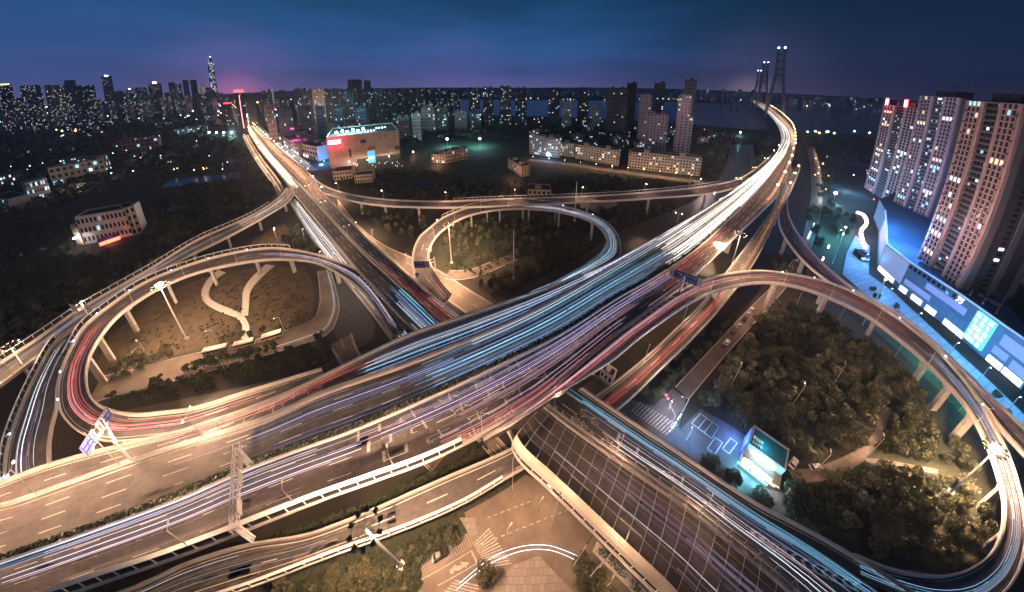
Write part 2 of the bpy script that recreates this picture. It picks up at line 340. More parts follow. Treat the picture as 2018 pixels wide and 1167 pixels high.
vA = viaduct('highway_viaduct', 'middle carriageway of the highest viaduct between cable rail and hedge', rA, 4, par=(0, 0), joints=[(498, 860)])
vB = viaduct('highway_viaduct', 'right-hand carriageway of the highest viaduct with white lane writing', rB, 4, par=(0, 1), joints=[(490, 985)])
# collector / main divider: double rail with concrete shoulder
mb = MB(); sweep(mb, rC, [(1, -.9, .0), (1, .9, .0), (1, .7, .75), (1, .35, .8), (1, -.35, .8), (1, -.7, .75)]); mb.obj('divider_wall', CONP, vC)
mb = MB()
for o in (-.35, .45): sweep(mb, rC, [(1, o - .05, 1.15), (1, o + .05, 1.15), (1, o + .05, 1.3), (1, o - .05, 1.3)])
l = 0
while l < 420: 
    for o in (-.35, .45): p = rC.pos(rC.t_len(l), 1, o, .75); mb.bar(p, p + Vector((0, 0, .5)), .06)
    l += 2.
mb.obj('guard_rail', STEEL, vC)
# planted median
mb = MB(); sweep(mb, rA, [(1, -1.3, .0), (1, 1.3, .0), (1, 1.1, .5), (1, -1.1, .5)]); mb.obj('median_kerb', CONP, vB)
mb = MB(); sweep(mb, rA, [(1, .55, .5), (1, 1.15, .5), (1, 1.15, .95), (1, .9, 1.0)]); mb.obj('median_rail', CONP, vB)
def leafquad(mb, c, s, m=0):
    a = Vector((RU(-1, 1), RU(-1, 1), RU(-1, 1))).normalized(); b = a.cross(Vector((RU(-1, 1), RU(-1, 1), RU(-.2, 1)))); b = b.normalized() if b.length > 1e-3 else Vector((1, 0, 0)); c = Vector(c)
    mb.face((c - a * s - b * s * .6, c + a * s - b * s * .6, c + a * s + b * s * .6, c - a * s + b * s * .6), m)
mb = MB(); l = 0.
while l < 380:
    for _ in range(13): p = rA.pos(rA.t_len(l + RU(0, 1)), 1, RU(-.95, .45), RU(.5, 1.3)); leafquad(mb, p, RU(.2, .4), random.choice((0, 0, 1)))
    l += .8
tag(mb.obj('median_hedge', LEAF), 'narrow clipped hedge running along the median of the highest viaduct', 'hedge')
for px in ((1445, 600), (1515, 520), (1300, 668), (1150, 770)): pier(vB, rB, px, 2.6, .5)
for px in ((1380, 430), (1452, 378), (1230, 520), (660, 742), (300, 880), (60, 950)): pier(vC, rC, px, 2.2, .7)
for px in ((1400, 430), (1180, 580), (800, 750), (560, 860), (200, 990)): pier(vA, rA, px, 2.4, .5)
noise_barrier(vB, rB, 1, rB.t_at(110, 1115), rB.t_at(905, 830), 3.3)
# bridge over the river keeps the same deck
# ---- left loop
pxL1o = [(815, 668, ZX), (763, 597, ZX), (720, 545, 13), (702, 531, 13), (635, 506, 13.2), (573, 493, 13.6), (520, 491, 14), (438, 505, 15), (361, 528, 15.8), (284, 560, 16.6), (219, 603, 17.6), (165, 648, 18.6), (139, 693, 19.4), (119, 744, 20.2), (115, 780, 20.8), (121, 814, 21.3), (144, 842, 21.7), (175, 860, 22), (214, 869, 22), (270, 866, 22), (335, 858, 22), (379, 845, 22), (480, 811, 22), (560, 779, 22), (640, 741, 22)]
pxL1i = [(774, 668, ZX), (725, 587, 13), (676, 546, 13), (624, 520, 13.2), (575, 513, 13.6), (520, 514, 14), (454, 524, 15), (387, 540, 15.8), (322, 566, 16.6), (258, 605, 17.6), (219, 640, 18.4), (182, 695, 19.6), (171, 739, 20.4), (176, 775, 21), (196, 799, 21.5), (227, 812, 21.8), (268, 819, 22), (320, 815, 22), (387, 806, 22), (480, 777, 22), (560, 752, 22), (635, 729, 22)]
rL1 = lift(Road(pxL1o, pxL1i, ZX, 6), -0.015)
vL1 = viaduct('loop_ramp', 'left loop ramp sweeping round the brown grass patch under red light streaks', rL1, 2, par=([rL1.t_at(690, 540), rL1.t_at(190, 838)], 1), joints=[(245, 845)])
noise_barrier(vL1, rL1, 0, rL1.t_at(562, 503), rL1.t_at(152, 690), 3.2, 4.)
for px in ((250, 615), (205, 665), (185, 705), (418, 533), (330, 552), (500, 503), (573, 502), (655, 535), (735, 585), (150, 760)): pier(vL1, rL1, px, 1.7, .55)
# ---- centre loop
pxC1o = [(866, 600, ZX), (838, 572, ZX), (818, 548, 13), (813, 505, 13), (825, 471, 13), (846, 451, 13.2), (874, 430, 13.6), (918, 412, 14.2), (960, 403, 14.8), (1000, 399, 15.4), (1057, 401, 16.2), (1124, 411, 17.4), (1186, 434, 18.6), (1212, 456, 19.6), (1223, 482, 20.6), (1220, 508, 21.4), (1180, 532, 22), (1120, 555, 22), (1060, 578, 22), (1000, 598, 22)]
pxC1i = [(941, 623, ZX), (905, 594, ZX), (880, 570, 13), (857, 538, 13), (846, 508, 13), (850, 484, 13), (869, 458, 13.2), (905, 434, 13.8), (944, 421, 14.4), (1000, 413, 15.3), (1057, 414, 16.2), (1114, 421, 17.4), (1160, 436, 18.6), (1186, 454, 19.6), (1195, 476, 20.6), (1186, 497, 21.4), (1160, 519, 21.8), (1109, 552, 22), (1050, 580, 22), (985, 602, 22)]
rC1 = lift(Road(pxC1o, pxC1i, ZX, 6), -0.017)
vC1 = viaduct('loop_ramp', 'middle loop ramp circling the pale bushy wood beside the canal', rC1, 2, par=([rC1.t_at(830, 560), rC1.t_at(1215, 500)], 1), joints=[(862, 560), (1205, 503)])
noise_barrier(vC1, rC1, 0, rC1.t_at(880, 436), rC1.t_at(1100, 412), 3., 4.)
for px in ((930, 420), (986, 408), (1040, 408), (1104, 418), (1165, 442), (1200, 470), (860, 480), (846, 540)): pier(vC1, rC1, px, 1.6, .5)
# ---- cross highway X
pxXl = [(447, 198), (458, 208), (470, 222), (479, 240), (498, 278), (520, 308), (548, 342), (570, 369), (581, 385), (640, 456), (702, 531), (745, 580), (790, 628), (840, 676), (900, 735), (960, 800), (1001, 853), (1024, 900), (1080, 953), (1137, 1008), (1238, 1107), (1300, 1168), (1350, 1225), (1410, 1290), (1480, 1360), (1560, 1440)]
pxXm = [(450, 198), (462, 208), (475, 222), (486, 240), (510, 272), (540, 310), (572, 345), (594, 368), (640, 418), (702, 484), (760, 538), (815, 588), (867, 637), (925, 685), (990, 735), (1040, 772), (1092, 814), (1150, 857), (1238, 918), (1310, 967), (1370, 1010), (1440, 1066), (1500, 1113), (1560, 1165), (1620, 1225), (1690, 1295), (1780, 1380)]
pxXr = [(453, 198), (466, 208), (480, 222), (492, 240), (518, 265), (560, 302), (606, 339), (634, 378), (675, 420), (738, 484), (790, 530), (838, 572), (890, 612), (941, 651), (1000, 690), (1060, 718), (1100, 739), (1135, 760), (1204, 806), (1280, 857), (1341, 897), (1420, 950), (1498, 999), (1550, 1026), (1622, 1064), (1700, 1110), (1790, 1165), (1880, 1225), (1980, 1300), (2080, 1370)]
rXa = Road(pxXl, pxXm, ZX); rXb = Road(pxXm, pxXr, ZX)
vXa = viaduct('cross_viaduct', 'left carriageway of the lower highway, entering the ribbed canopy at bottom', rXa, 3, par=(1, 0), joints=[(715, 510), (745, 545)], asph=ASPH)
vXb = viaduct('cross_viaduct', 'right carriageway of the lower highway running from far avenue to bottom right', rXb, 3, par=(0, 1), joints=[(752, 508), (790, 552)], asph=ASPD)
mb = MB(); sweep(mb, rXa, [(1, -.95, 0), (1, -.35, 0), (1, -.4, .95), (1, -.9, .95)]); sweep(mb, rXa, [(1, .35, 0), (1, .95, 0), (1, .9, .95), (1, .4, .95)]); mb.obj('median_wall', CONP, vXb)
for px in ((640, 420), (700, 495), (770, 570), (640, 395), (560, 330)): pier(vXa, rXa, px, 1.8, .5)
for px in ((690, 450), (760, 520), (830, 585), (1150, 800), (1250, 860), (1400, 960)): pier(vXb, rXb, px, 1.8, .5)
# ---- north ramp
pxN1t = [(590, 326, ZX), (610, 343, ZX), (637, 366, 13.5), (686, 383, 14.5), (758, 394, 15.5), (867, 398, 16.6), (980, 394, 18), (1100, 390, 19.2), (1212, 385, 20.2), (1300, 378, 21), (1367, 371, 21.6), (1418, 363, 22), (1444, 357, 22), (1480, 340, 22), (1520, 306, 22)]
pxN1b = [(606, 340, ZX), (627, 375, 13.2), (660, 388, 14.2), (712, 401, 15), (764, 407, 15.6), (841, 410, 16.4), (903, 410, 17.1), (1000, 407, 18.2), (1109, 402, 19.3), (1238, 395, 20.5), (1310, 390, 21.1), (1367, 386, 21.6), (1428, 377, 22), (1460, 366, 22), (1495, 343, 22), (1526, 312, 22)]
rN1 = lift(Road(pxN1t, pxN1b, 18, 7), -0.024)
vN1 = viaduct('link_ramp', 'long link ramp curving across the dark clearing to the river bridge', rN1, 2)
noise_barrier(vN1, rN1, 0, rN1.t_at(893, 403), rN1.t_at(1432, 366), 3., 4.)
for px in ((660, 383), (712, 394), (758, 401), (820, 405), (890, 404), (960, 401), (1030, 398), (1095, 396), (1160, 393), (1281, 385), (1395, 376)): pier(vN1, rN1, px, 1.6, .5)
# ---- west ramp and its branch
pxW1t = [(552, 340, ZX), (566, 362, 13), (561, 377, 13), (546, 393, 13), (520, 412, 13), (480, 434, 13), (387, 476, 13), (299, 530, 13), (219, 576, 13), (155, 614, 13), (64, 677, 13), (0, 719, 13), (-80, 775, 13)]
pxW1b = [(575, 366, ZX), (581, 381, 13), (568, 399, 13), (531, 423, 13), (480, 452, 13), (438, 474, 13), (335, 525, 13), (260, 570, 13), (197, 612, 13), (129, 662, 13), (95, 691, 13), (0, 763, 13), (-80, 822, 13)]
rW1 = lift(Road(pxW1t, pxW1b, 13, 7), -0.028)
vW1 = viaduct('west_ramp', 'straight ramp leaving towards the left edge behind the left loop', rW1, 2)
noise_barrier(vW1, rW1, 0, rW1.t_at(545, 402), rW1.n - 2, 3.2, 4.)
for px in ((561, 390), (505, 430), (445, 462), (380, 498), (300, 540), (120, 650), (40, 710)): pier(vW1, rW1, px, 1.6, .55)
pxW2l = [(200, 600), (165, 630), (108, 679), (77, 731), (46, 797), (23, 859), (13, 902), (12, 950), (25, 1000), (60, 1060)]
pxW2r = [(222, 600), (190, 637), (140, 696), (118, 750), (114, 800), (103, 848), (99, 884), (103, 925), (120, 970), (155, 1030)]
rW2 = lift(Road(pxW2l, pxW2r, 12.6, 6), -0.05)
vW2 = viaduct('west_ramp', 'curving branch ramp with blue streaks diving below the highest viaduct', rW2, 2)
noise_barrier(vW2, rW2, 0, rW2.t_at(140, 670), rW2.t_at(58, 945), 3.2, 3.6)
# ---- south ramp P (passes under the lower highway) and its far half
pxPt = [(-40, 1262), (60, 1230), (160, 1196), (271, 1157), (374, 1110), (490, 1074), (609, 1053), (738, 1004), (867, 947), (1000, 889), (1060, 850), (1173, 783, 6.4), (1263, 713, 7.5), (1341, 641, 9.5), (1382, 600, 11), (1431, 537, 13.5), (1470, 487, 16), (1500, 446, 18), (1519, 418, 20), (1540, 372, 22), (1559, 330, 22)]
pxPb = [(60, 1310), (180, 1265), (300, 1222), (420, 1182), (506, 1153), (660, 1094), (815, 1037), (918, 991), (1000, 942), (1100, 885), (1214, 811, 6.4), (1315, 716, 7.8), (1382, 650, 9.6), (1428, 598, 11.2), (1470, 543, 13.5), (1500, 494, 16), (1515, 462, 18), (1531, 430, 20), (1553, 390, 22), (1576, 335, 22), (1586, 298, 22)]
rP = lift(Road(pxPt, pxPb, ZP, 7), -0.02)
vP = viaduct('slip_road', 'slip road slipping beneath the lower highway and climbing towards the river bridge', rP, 2, joints=[(770, 1012)])
noise_barrier(vP, rP, 1, rP.t_at(300, 1185), rP.t_at(985, 930), 2.6, 4.2, .3)
for px in ((1440, 585), (1490, 480), (1525, 430), (1540, 400)): pier(vP, rP, px, 1.8, .5)
# ---- right loop and eastern ramp
pxR1o = [(940, 868), (1000, 832), (1060, 793), (1110, 752), (1160, 708), (1212, 664), (1270, 622), (1330, 580), (1374, 559, 22), (1436, 541, 21.6), (1500, 536, 21), (1575, 545, 20.2), (1653, 565, 19.3), (1712, 594, 18.5), (1781, 638, 17.5), (1859, 705, 16.4), (1918, 778, 15.6), (1955, 840, 15), (1985, 900, 14.5), (2006, 965, 14), (2020, 1040, 13.6), (2014, 1100, 13.3), (1985, 1160, 13), (1930, 1200, 13), (1850, 1205, 13), (1770, 1180, 13), (1694, 1150, 13)]
pxR1i = [(944, 872), (1004, 840), (1080, 790), (1147, 749), (1212, 707), (1255, 671), (1297, 640), (1361, 598, 22), (1418, 573, 21.6), (1498, 559, 21), (1568, 567, 20.2), (1635, 590, 19.3), (1685, 613, 18.7), (1730, 640, 18), (1820, 714, 16.8), (1897, 797, 15.6), (1936, 862, 14.9), (1962, 930, 14.3), (1976, 991, 13.9), (1972, 1047, 13.6), (1949, 1094, 13.3), (1900, 1126, 13), (1841, 1137, 13), (1756, 1124, 13), (1678, 1093, 13), (1622, 1063, 13)]
rR1 = lift(Road(pxR1o, pxR1i, 22, 7), -0.013)
vR1 = viaduct('loop_ramp', 'right loop ramp arching round the dark wood to the bottom right corner', rR1, 2, par=([rR1.t_at(1350, 580), rR1.t_at(1930, 1170)], 1), joints=[(1800, 1150), (1985, 1000)])
for px in ((1633, 577), (1730, 622), (1830, 704), (1880, 755), (1912, 820), (1968, 960), (1530, 550), (1420, 560), (1990, 1040)): pier(vR1, rR1, px, 1.9, .5)
pxR2l = [(1552, 372, 22), (1536, 410, 21.5), (1535, 443, 21), (1550, 475, 20.4), (1583, 516, 19.6), (1627, 553, 18.8), (1668, 575, 18.3), (1720, 600, 17.7), (1788, 642, 16.8), (1864, 708, 15.8), (1924, 780, 15), (1962, 836, 14.6), (2000, 880, 14.3), (2060, 940, 14)]
pxR2r = [(1573, 338, 22), (1553, 392, 21.7), (1554, 425, 21.2), (1573, 463, 20.5), (1606, 505, 19.8), (1663, 557, 18.8), (1720, 592, 18), (1781, 626, 17.2), (1858, 692, 16), (1923, 757, 15.2), (1975, 806, 14.8), (2030, 858, 14.4), (2090, 915, 14)]
rR2 = lift(Road(pxR2l, pxR2r, 18, 7), -0.032)
vR2 = viaduct('east_ramp', 'slim ramp splitting off beside the shopping plaza and following the right loop', rR2, 2)
for px in ((1545, 460), (1590, 500), (1640, 545)): pier(vR2, rR2, px, 1.6, .5)
# gore chevrons
def chevrons(t, pts, n, z):
    "striped nose between two lines of the photograph, tip at the end of each"
    A = [G(x, y, z) for x, y in pts[0]]; B = [G(x, y, z) for x, y in pts[1]]; A = even(A, n * 6 + 1); B = even(B, n * 6 + 1); mb = MB(); up = Vector((0, 0, .03))
    for i in range(n):
        k = i * 6; j = k + 2
        for P, Q in ((A, B), (B, A)):
            m0 = (P[min(k + 3, n * 6)] + Q[min(k + 3, n * 6)]) / 2; m1 = (P[min(k + 5, n * 6)] + Q[min(k + 5, n * 6)]) / 2; q = [P[k] + up, P[j] + up, m1 + up, m0 + up]
            if (q[1] - q[0]).cross(q[2] - q[0]).z < 0: q.reverse()
            mb.face(q)
    for P in (A, B):
        for a, b in zip(P, P[1:]): d = (b - a); d = Vector((-d.y, d.x, 0)).normalized() * .16; mb.face((a - d + up, b - d + up, b + d + up, a + d + up))
    mb.obj('gore_chevron', PAINT, t)
chevrons(vC, ([(240, 868), (300, 862), (379, 849)], [(230, 888), (300, 869), (379, 849)]), 7, ZM)
chevrons(vXa, ([(709, 537), (735, 560), (770, 598)], [(706, 545), (728, 568), (770, 602)]), 9, ZX)
chevrons(vXb, ([(825, 556), (850, 580), (874, 603)], [(820, 556), (842, 582), (874, 606)]), 9, ZX)
chevrons(vB, ([(1325, 578), (1270, 618), (1212, 655)], [(1335, 584), (1280, 622), (1212, 660)]), 10, ZM)
chevrons(vC, ([(1214, 516), (1190, 524), (1160, 540)], [(1220, 520), (1200, 532), (1160, 545)]), 6, ZM)
chevrons(vXb, ([(1694, 1150), (1600, 1106), (1480, 1042)], [(1694, 1166), (1590, 1120), (1470, 1046)]), 11, ZX)
# ------------------------------------------------------------------ writing on the carriageways
def roadtext(t, rd, s, px0, chars, clen, gap, width, flip=False, mt=None):
    "each character stretched along the lane, read by a driver moving towards growing t (or the other way when flip)"
    l = rd.len[rd.t_at(*px0)]
    for ch in chars:
        cu = bpy.data.curves.new('txt', 'FONT'); cu.body = ch; cu.size = 1; cu.resolution_u = 2; o = bpy.data.objects.new('txt', cu); me = bpy.data.meshes.new_from_object(o)
        bpy.data.objects.remove(o)
        if not len(me.vertices): l += (clen + gap) * (-1 if flip else 1); continue
        v = np.array([x.co[:] for x in me.vertices]); a = v.min(0); b = v.max(0); mb = MB(); P = []
        for q in v:
            u = (q[0] - (a[0] + b[0]) / 2) / max(b[0] - a[0], .5) * width; w = (q[1] - a[1]) / max(b[1] - a[1], .5) * clen
            P.append(rd.pos(rd.t_len(l - w if flip else l + w), s, -u if flip else u, .03))
        mb.v = [tuple(p) for p in P]; mb.f = [tuple(p.vertices) for p in me.polygons]; mb.m = [0] * len(mb.f); mb.obj('lane_writing', PNTD, t)
        l += (clen + gap) * (-1 if flip else 1)
for s in (.19, .44, .69): roadtext(vB, rB, s, {.19: (690, 870), .44: (720, 885), .69: (760, 900)}[s], '二七长江大桥汉口', 7.0, 5.2, 2.6)
roadtext(vB, rB, .9, (905, 855), '友谊', 7., 5., 2.4)
roadtext(vC, rC, .72, (640, 763), '和平大道', 5.5, 4.5, 2.2, True)
roadtext(vC, rC, .28, (600, 765), '友谊', 5.5, 4.5, 2.2, True)
roadtext(vC, rC, .72, (1010, 625), '和平大道', 6, 5, 2.2, True)
roadtext(vXb, rXb, .45, (1150, 800), '北二环大道', 7, 6, 2.4)
roadtext(vXb, rXb, .2, (1130, 815), '徐东', 6, 5, 2.2)
def arrow(t, rd, s, px, L=6., flip=False):
    l = rd.len[rd.t_at(*px)]; d = -1 if flip else 1; mb = MB(); P = lambda w, u: rd.pos(rd.t_len(l + w * d), s, u, .03)
    mb.face((P(0, -.14), P(L * .6, -.14), P(L * .6, .14), P(0, .14))); mb.face((P(L * .55, -.55), P(L, 0), P(L * .55, .55))); mb.obj('lane_arrow', PAINT, t)
arrow(vC, rC, .55, (450, 822), 7, True); arrow(vC, rC, .75, (400, 858), 7, True)
for s, p in ((.3, (1180, 645)), (.5, (1200, 645)), (.72, (1215, 650))): arrow(vB, rB, s, p, 8)
# ------------------------------------------------------------------ ground, water, streets
def disc(R, z, m, name):
    mb = MB(); n = 64; rs = [0, 60, 200, 600, 2000, 6000, R]
    for a, b in zip(rs, rs[1:]):
        for i in range(n):
            p = [(r * math.cos(t), r * math.sin(t), z) for r, t in ((a, 2 * math.pi * i / n), (b, 2 * math.pi * i / n), (b, 2 * math.pi * (i + 1) / n), (a, 2 * math.pi * (i + 1) / n))]
            mb.face(p if a else [p[0], p[1], p[2]])
    return tag(mb.obj(name, m), kind='structure')
disc(30000, 0, SOIL, 'ground')
polysheet('river', [(850, 224), (1000, 228), (1200, 234), (1400, 248), (1480, 255), (1600, 259), (1760, 271), (1900, 284), (2200, 320), (2200, 236), (1900, 222), (1755, 215), (1585, 208), (1400, 203), (1200, 199), (1000, 197), (860, 197)], .6, RIVER)
polysheet('canal', [(225, 814), (258, 806), (400, 778), (520, 753), (620, 729), (655, 708), (740, 686), (900, 636), (985, 584), (1050, 556), (1109, 522), (1155, 500), (1230, 452), (1300, 424), (1360, 400), (1405, 372), (1425, 340), (1437, 304), (1440, 285), (1484, 285), (1488, 320), (1480, 360), (1440, 405), (1350, 470), (1200, 560), (1100, 620), (900, 760), (700, 850), (500, 885), (240, 850)], .06, WATER)
polysheet('pond', [(318, 368), (340, 353), (380, 348), (440, 344), (472, 338), (477, 350), (440, 357), (400, 362), (350, 370)], .1, RIVER)
polysheet('pool', [(806, 360), (830, 353), (862, 356), (856, 366), (820, 369)], .1, RIVER)
polysheet('grass_patch', [(190, 720), (215, 665), (300, 590), (400, 548), (520, 525), (600, 525), (618, 560), (617, 640), (560, 655), (480, 668), (380, 690), (270, 722), (205, 755)], .05, GRASS)
polysheet('grass_bank', [(500, 470), (555, 440), (575, 452), (570, 480), (590, 500), (560, 515), (480, 512)], .05, GRASS)
polysheet('loop_meadow', [(862, 470), (905, 440), (1000, 420), (1100, 425), (1150, 450), (1150, 480), (1050, 520), (960, 560), (900, 540), (868, 520)], .05, SHRUBG)
polysheet('wood_floor', [(1480, 660), (1520, 610), (1580, 585), (1680, 625), (1760, 690), (1860, 800), (1930, 900), (1965, 1000), (1950, 1080), (1860, 1140), (1740, 1120), (1600, 1050), (1545, 1010), (1550, 950), (1500, 880), (1430, 820), (1440, 740)], .05, SHRUBG)
polysheet('verge', [(480, 1100), (600, 1070), (760, 1015), (880, 950), (1000, 880), (1030, 905), (985, 985), (940, 1030), (880, 1090), (820, 1115), (840, 1180), (420, 1230)], .04, SHRUBG)
def street(name, L, R, m, z=.10, lanes=0, kerb=True, trail=None):
    rd = Road(L, R, z, 8); mb = MB(); sweep(mb, rd, [(0, 0, 0), (1, 0, 0)], closed=False); o = tag(mb.obj(name, m), kind='structure')
    if kerb:
        mb = MB()
        for k, q in ((0, 1), (1, -1)): sweep(mb, rd, [(k, -.15 * q, -.05), (k, .15 * q, -.05), (k, .15 * q, .13), (k, -.15 * q, .13)])
        tag(mb.obj(name + '_kerb', CONP), kind='structure')
    if lanes:
        mb = MB()
        for k in range(1, lanes): dashes(mb, rd, k / lanes, .2)
        line(mb, rd, 0, .6, .15); line(mb, rd, 1, -.6, .15); tag(mb.obj(name + '_marking', PAINT), kind='structure')
    return rd
sBus = street('bus_street', [(150, 766), (184, 748), (260, 728), (370, 700), (480, 675), (560, 652), (618, 628), (630, 600), (630, 570), (626, 535)], [(170, 800), (210, 785), (300, 762), (400, 735), (500, 707), (590, 680), (650, 655), (668, 610), (662, 570), (650, 530)], TANR, .1)
polysheet('asphalt_yard', [(648, 560), (690, 548), (712, 590), (740, 640), (735, 668), (700, 690), (664, 668), (655, 640), (668, 610)], .08, ASPD)
sYard = street('underpass_street', [(636, 655), (655, 690), (690, 745), (730, 800), (800, 880), (850, 930)], [(690, 650), (705, 690), (745, 750), (800, 810), (865, 880), (910, 930)], TANR, .12, 2)
sFL = street('frontage_road', [(560, 372), (570, 396), (590, 432), (624, 484), (660, 530), (700, 578), (722, 605), (782, 684), (840, 750), (900, 820), (960, 890), (1000, 935)], [(575, 385), (590, 402), (626, 445), (691, 520), (735, 572), (769, 615), (802, 660), (850, 715), (910, 780), (970, 850), (1030, 915), (1068, 950)], TANR, .1, 3)
sFR = street('frontage_road', [(618, 352), (640, 386), (668, 417), (740, 480), (812, 545), (880, 590), (940, 633), (1000, 680), (1090, 740), (1180, 800)], [(640, 366), (664, 392), (704, 442), (755, 482), (812, 508), (863, 532), (918, 567), (985, 608), (1060, 660), (1140, 715), (1230, 780)], TANR, .1, 2)
sLp = street('loop_lane', [(862, 522), (890, 533), (930, 530), (970, 515), (1010, 502)], [(868, 545), (890, 552), (940, 545), (985, 527), (1020, 512)], TANR, .13)
polysheet('crossing_area', [(1000, 962), (1036, 935), (1090, 960), (1140, 1010), (1240, 1105), (1310, 1180), (1230, 1200), (960, 1200), (800, 1200), (835, 1150), (826, 1120), (925, 1046), (915, 1010)], .06, TANR)
polysheet('corner_pavement', [(1059, 1096), (1065, 1098), (1140, 1175), (1150, 1200), (940, 1200), (964, 1168), (980, 1146), (1011, 1114)], .16, PAVE)
polysheet('corner_pavement', [(925, 1046), (938, 1030), (985, 1040), (1003, 1075), (950, 1080)] if 0 else [(905, 1020), (935, 1020), (942, 1052), (926, 1058), (914, 1035)], .16, PAVE)
def quads(name, qs, m=PNTD, z=.13, kind='structure'):
    mb = MB()
    for q in qs: mb.face([G(x, y, z) for x, y in q])
    return tag(mb.obj(name, m), kind=kind)
def stripes(a0, a1, b0, b1, n, fill=.5):
    "n bars spread from edge a0-b0 to edge a1-b1 (each edge one end line)"
    L = lambda p, q, t: (p[0] + (q[0] - p[0]) * t, p[1] + (q[1] - p[1]) * t); out = []
    for i in range(n): t = i / n; u = (i + fill) / n; out.append((L(a0, a1, t), L(a0, a1, u), L(b0, b1, u), L(b0, b1, t)))
    return out
quads('zebra_crossing', stripes((932, 1071), (960, 1120), (964, 1040), (1010, 1114), 13))
quads('zebra_crossing', stripes((860, 1180), (900, 1140), (905, 1195), (955, 1152), 8) )
quads('zebra_crossing', stripes((1243, 811), (1316, 860), (1262, 792), (1340, 838), 13, .45))
quads('parking_hatch', stripes((826, 1112), (926, 1047), (836, 1134), (938, 1073), 24, .16))
quads('road_line', [((927, 1086), (930, 1084), (948, 1120), (944, 1122)), ((820, 1146), (928, 1085), (930, 1086), (822, 1148)), ((862, 1153), (955, 1100), (957, 1101), (864, 1155)), ((884, 1125), (893, 1118), (921, 1110), (908, 1124)), ((906, 1108), (925, 1108), (918, 1120)), ((886, 1130), (894, 1113), (900, 1113), (893, 1131))])
dl = [((945 + i * 14, 1073 - i * 5.6), (952 + i * 14, 1070 - i * 5.6), (953 + i * 14, 1072 - i * 5.6), (946 + i * 14, 1075 - i * 5.6)) for i in range(0, 14, 1)]
dl += [((960 + i * 13, 1020 - i * 5), (967 + i * 13, 1017 - i * 5), (968 + i * 13, 1018.5 - i * 5), (961 + i * 13, 1021.5 - i * 5)) for i in range(7)]
quads('guide_line', dl)
polysheet('east_crossing', [(1204, 816), (1246, 788), (1288, 800), (1325, 765), (1352, 785), (1338, 840), (1348, 885), (1325, 900), (1225, 835)], .07, ASPH)
sE = street('side_street', [(1320, 775), (1392, 698), (1470, 615), (1530, 555), (1570, 500), (1590, 440), (1600, 380), (1598, 330), (1590, 290)], [(1350, 795), (1425, 705), (1492, 630), (1550, 565), (1590, 505), (1612, 440), (1622, 380), (1618, 330), (1606, 290)], TANR, .1)
polysheet('kerb_strip', [(1430, 720), (1475, 655), (1490, 660), (1445, 745), (1400, 800), (1385, 800)], .14, PAVE)
polysheet('parking_lot', [(1325, 862), (1380, 806), (1440, 838), (1482, 868), (1452, 920), (1500, 960), (1560, 975), (1545, 1020), (1500, 998), (1420, 945), (1345, 890)], .086, ASPH)
lot = [(1380, 815), (1445, 862), (1427, 886), (1363, 838)]
def outline(pts, w=.16, z=.11):
    P = [G(x, y, z) for x, y in pts]; mb = []
    for a, b in zip(P, P[1:] + P[:1]): mb.append((a, b))
    return mb
mb = MB()
for a, b in outline([(1380, 815), (1417, 841), (1402, 864), (1363, 834)]) + outline([(1392, 824), (1404, 832), (1388, 852), (1376, 844)]) + outline([(1409, 862), (1424, 872), (1409, 895), (1394, 884)]) + outline([(1440, 863), (1453, 873), (1437, 894), (1424, 884)]) + outline([(1404, 832), (1417, 841), (1402, 864), (1388, 852)]):
    d = (b - a).normalized(); n = Vector((-d.y, d.x, 0)) * .12; mb.face((a - n, b - n, b + n, a + n))
tag(mb.obj('parking_bay_line', PAINT), kind='structure')
sPk = street('park_path', [(1545, 925), (1600, 922), (1650, 905), (1690, 885), (1715, 862), (1728, 835), (1740, 800)], [(1545, 952), (1620, 948), (1670, 928), (1712, 900), (1735, 872), (1746, 840), (1756, 805)], PAVE, .1, kerb=False)
sPk2 = street('park_path', [(1694, 902), (1740, 905), (1790, 914), (1850, 925)], [(1690, 920), (1740, 917), (1788, 924), (1848, 934)], PAVE, .12, kerb=False)
sG1 = street('garden_path', [(440, 524), (412, 548), (398, 572), (400, 592), (424, 610), (468, 628), (478, 640), (476, 668)], [(456, 530), (424, 552), (411, 574), (413, 588), (432, 600), (474, 618), (490, 640), (489, 668)], CONP, .12)
sG2 = street('garden_path', [(535, 512), (498, 545), (480, 572), (478, 600), (474, 622)], [(550, 516), (512, 550), (493, 575), (490, 602), (488, 630)], CONP, .125)
sTr = street('dirt_track', [(260, 590), (180, 625), (80, 690), (-40, 770)], [(265, 598), (190, 633), (90, 700), (-40, 785)], CONC, .1, kerb=False)
sTr2 = street('dirt_track', [(300, 418), (380, 400), (450, 392)], [(305, 424), (385, 406), (455, 397)], CONC, .1, kerb=False)
polysheet('plaza', [(1660, 540), (1668, 500), (1686, 464), (1714, 484), (1712, 540), (1760, 575), (1830, 640), (1900, 705), (1960, 760), (2040, 840), (2040, 900), (1990, 850), (1900, 755), (1830, 690), (1760, 630)], .08, PAVB)
polysheet('lawn', [(1580, 470), (1620, 405), (1690, 420), (1684, 462), (1664, 500), (1655, 545), (1600, 490)], .06, LAWN)
polysheet('lawn', [(1700, 580), (1760, 632), (1830, 694), (1900, 760), (1985, 850), (2010, 930), (1960, 900), (1880, 800), (1780, 700), (1690, 620)], .065, LAWN)
polysheet('sports_field', [(868, 285), (905, 276), (975, 279), (990, 290), (930, 297), (872, 296)], .1, LAWN)
sAp = street('apartment_street', [(1030, 312), (1100, 318), (1200, 332), (1300, 346), (1390, 357)], [(1030, 316), (1100, 323), (1200, 338), (1300, 352), (1385, 364)], TANR, .1, kerb=False)
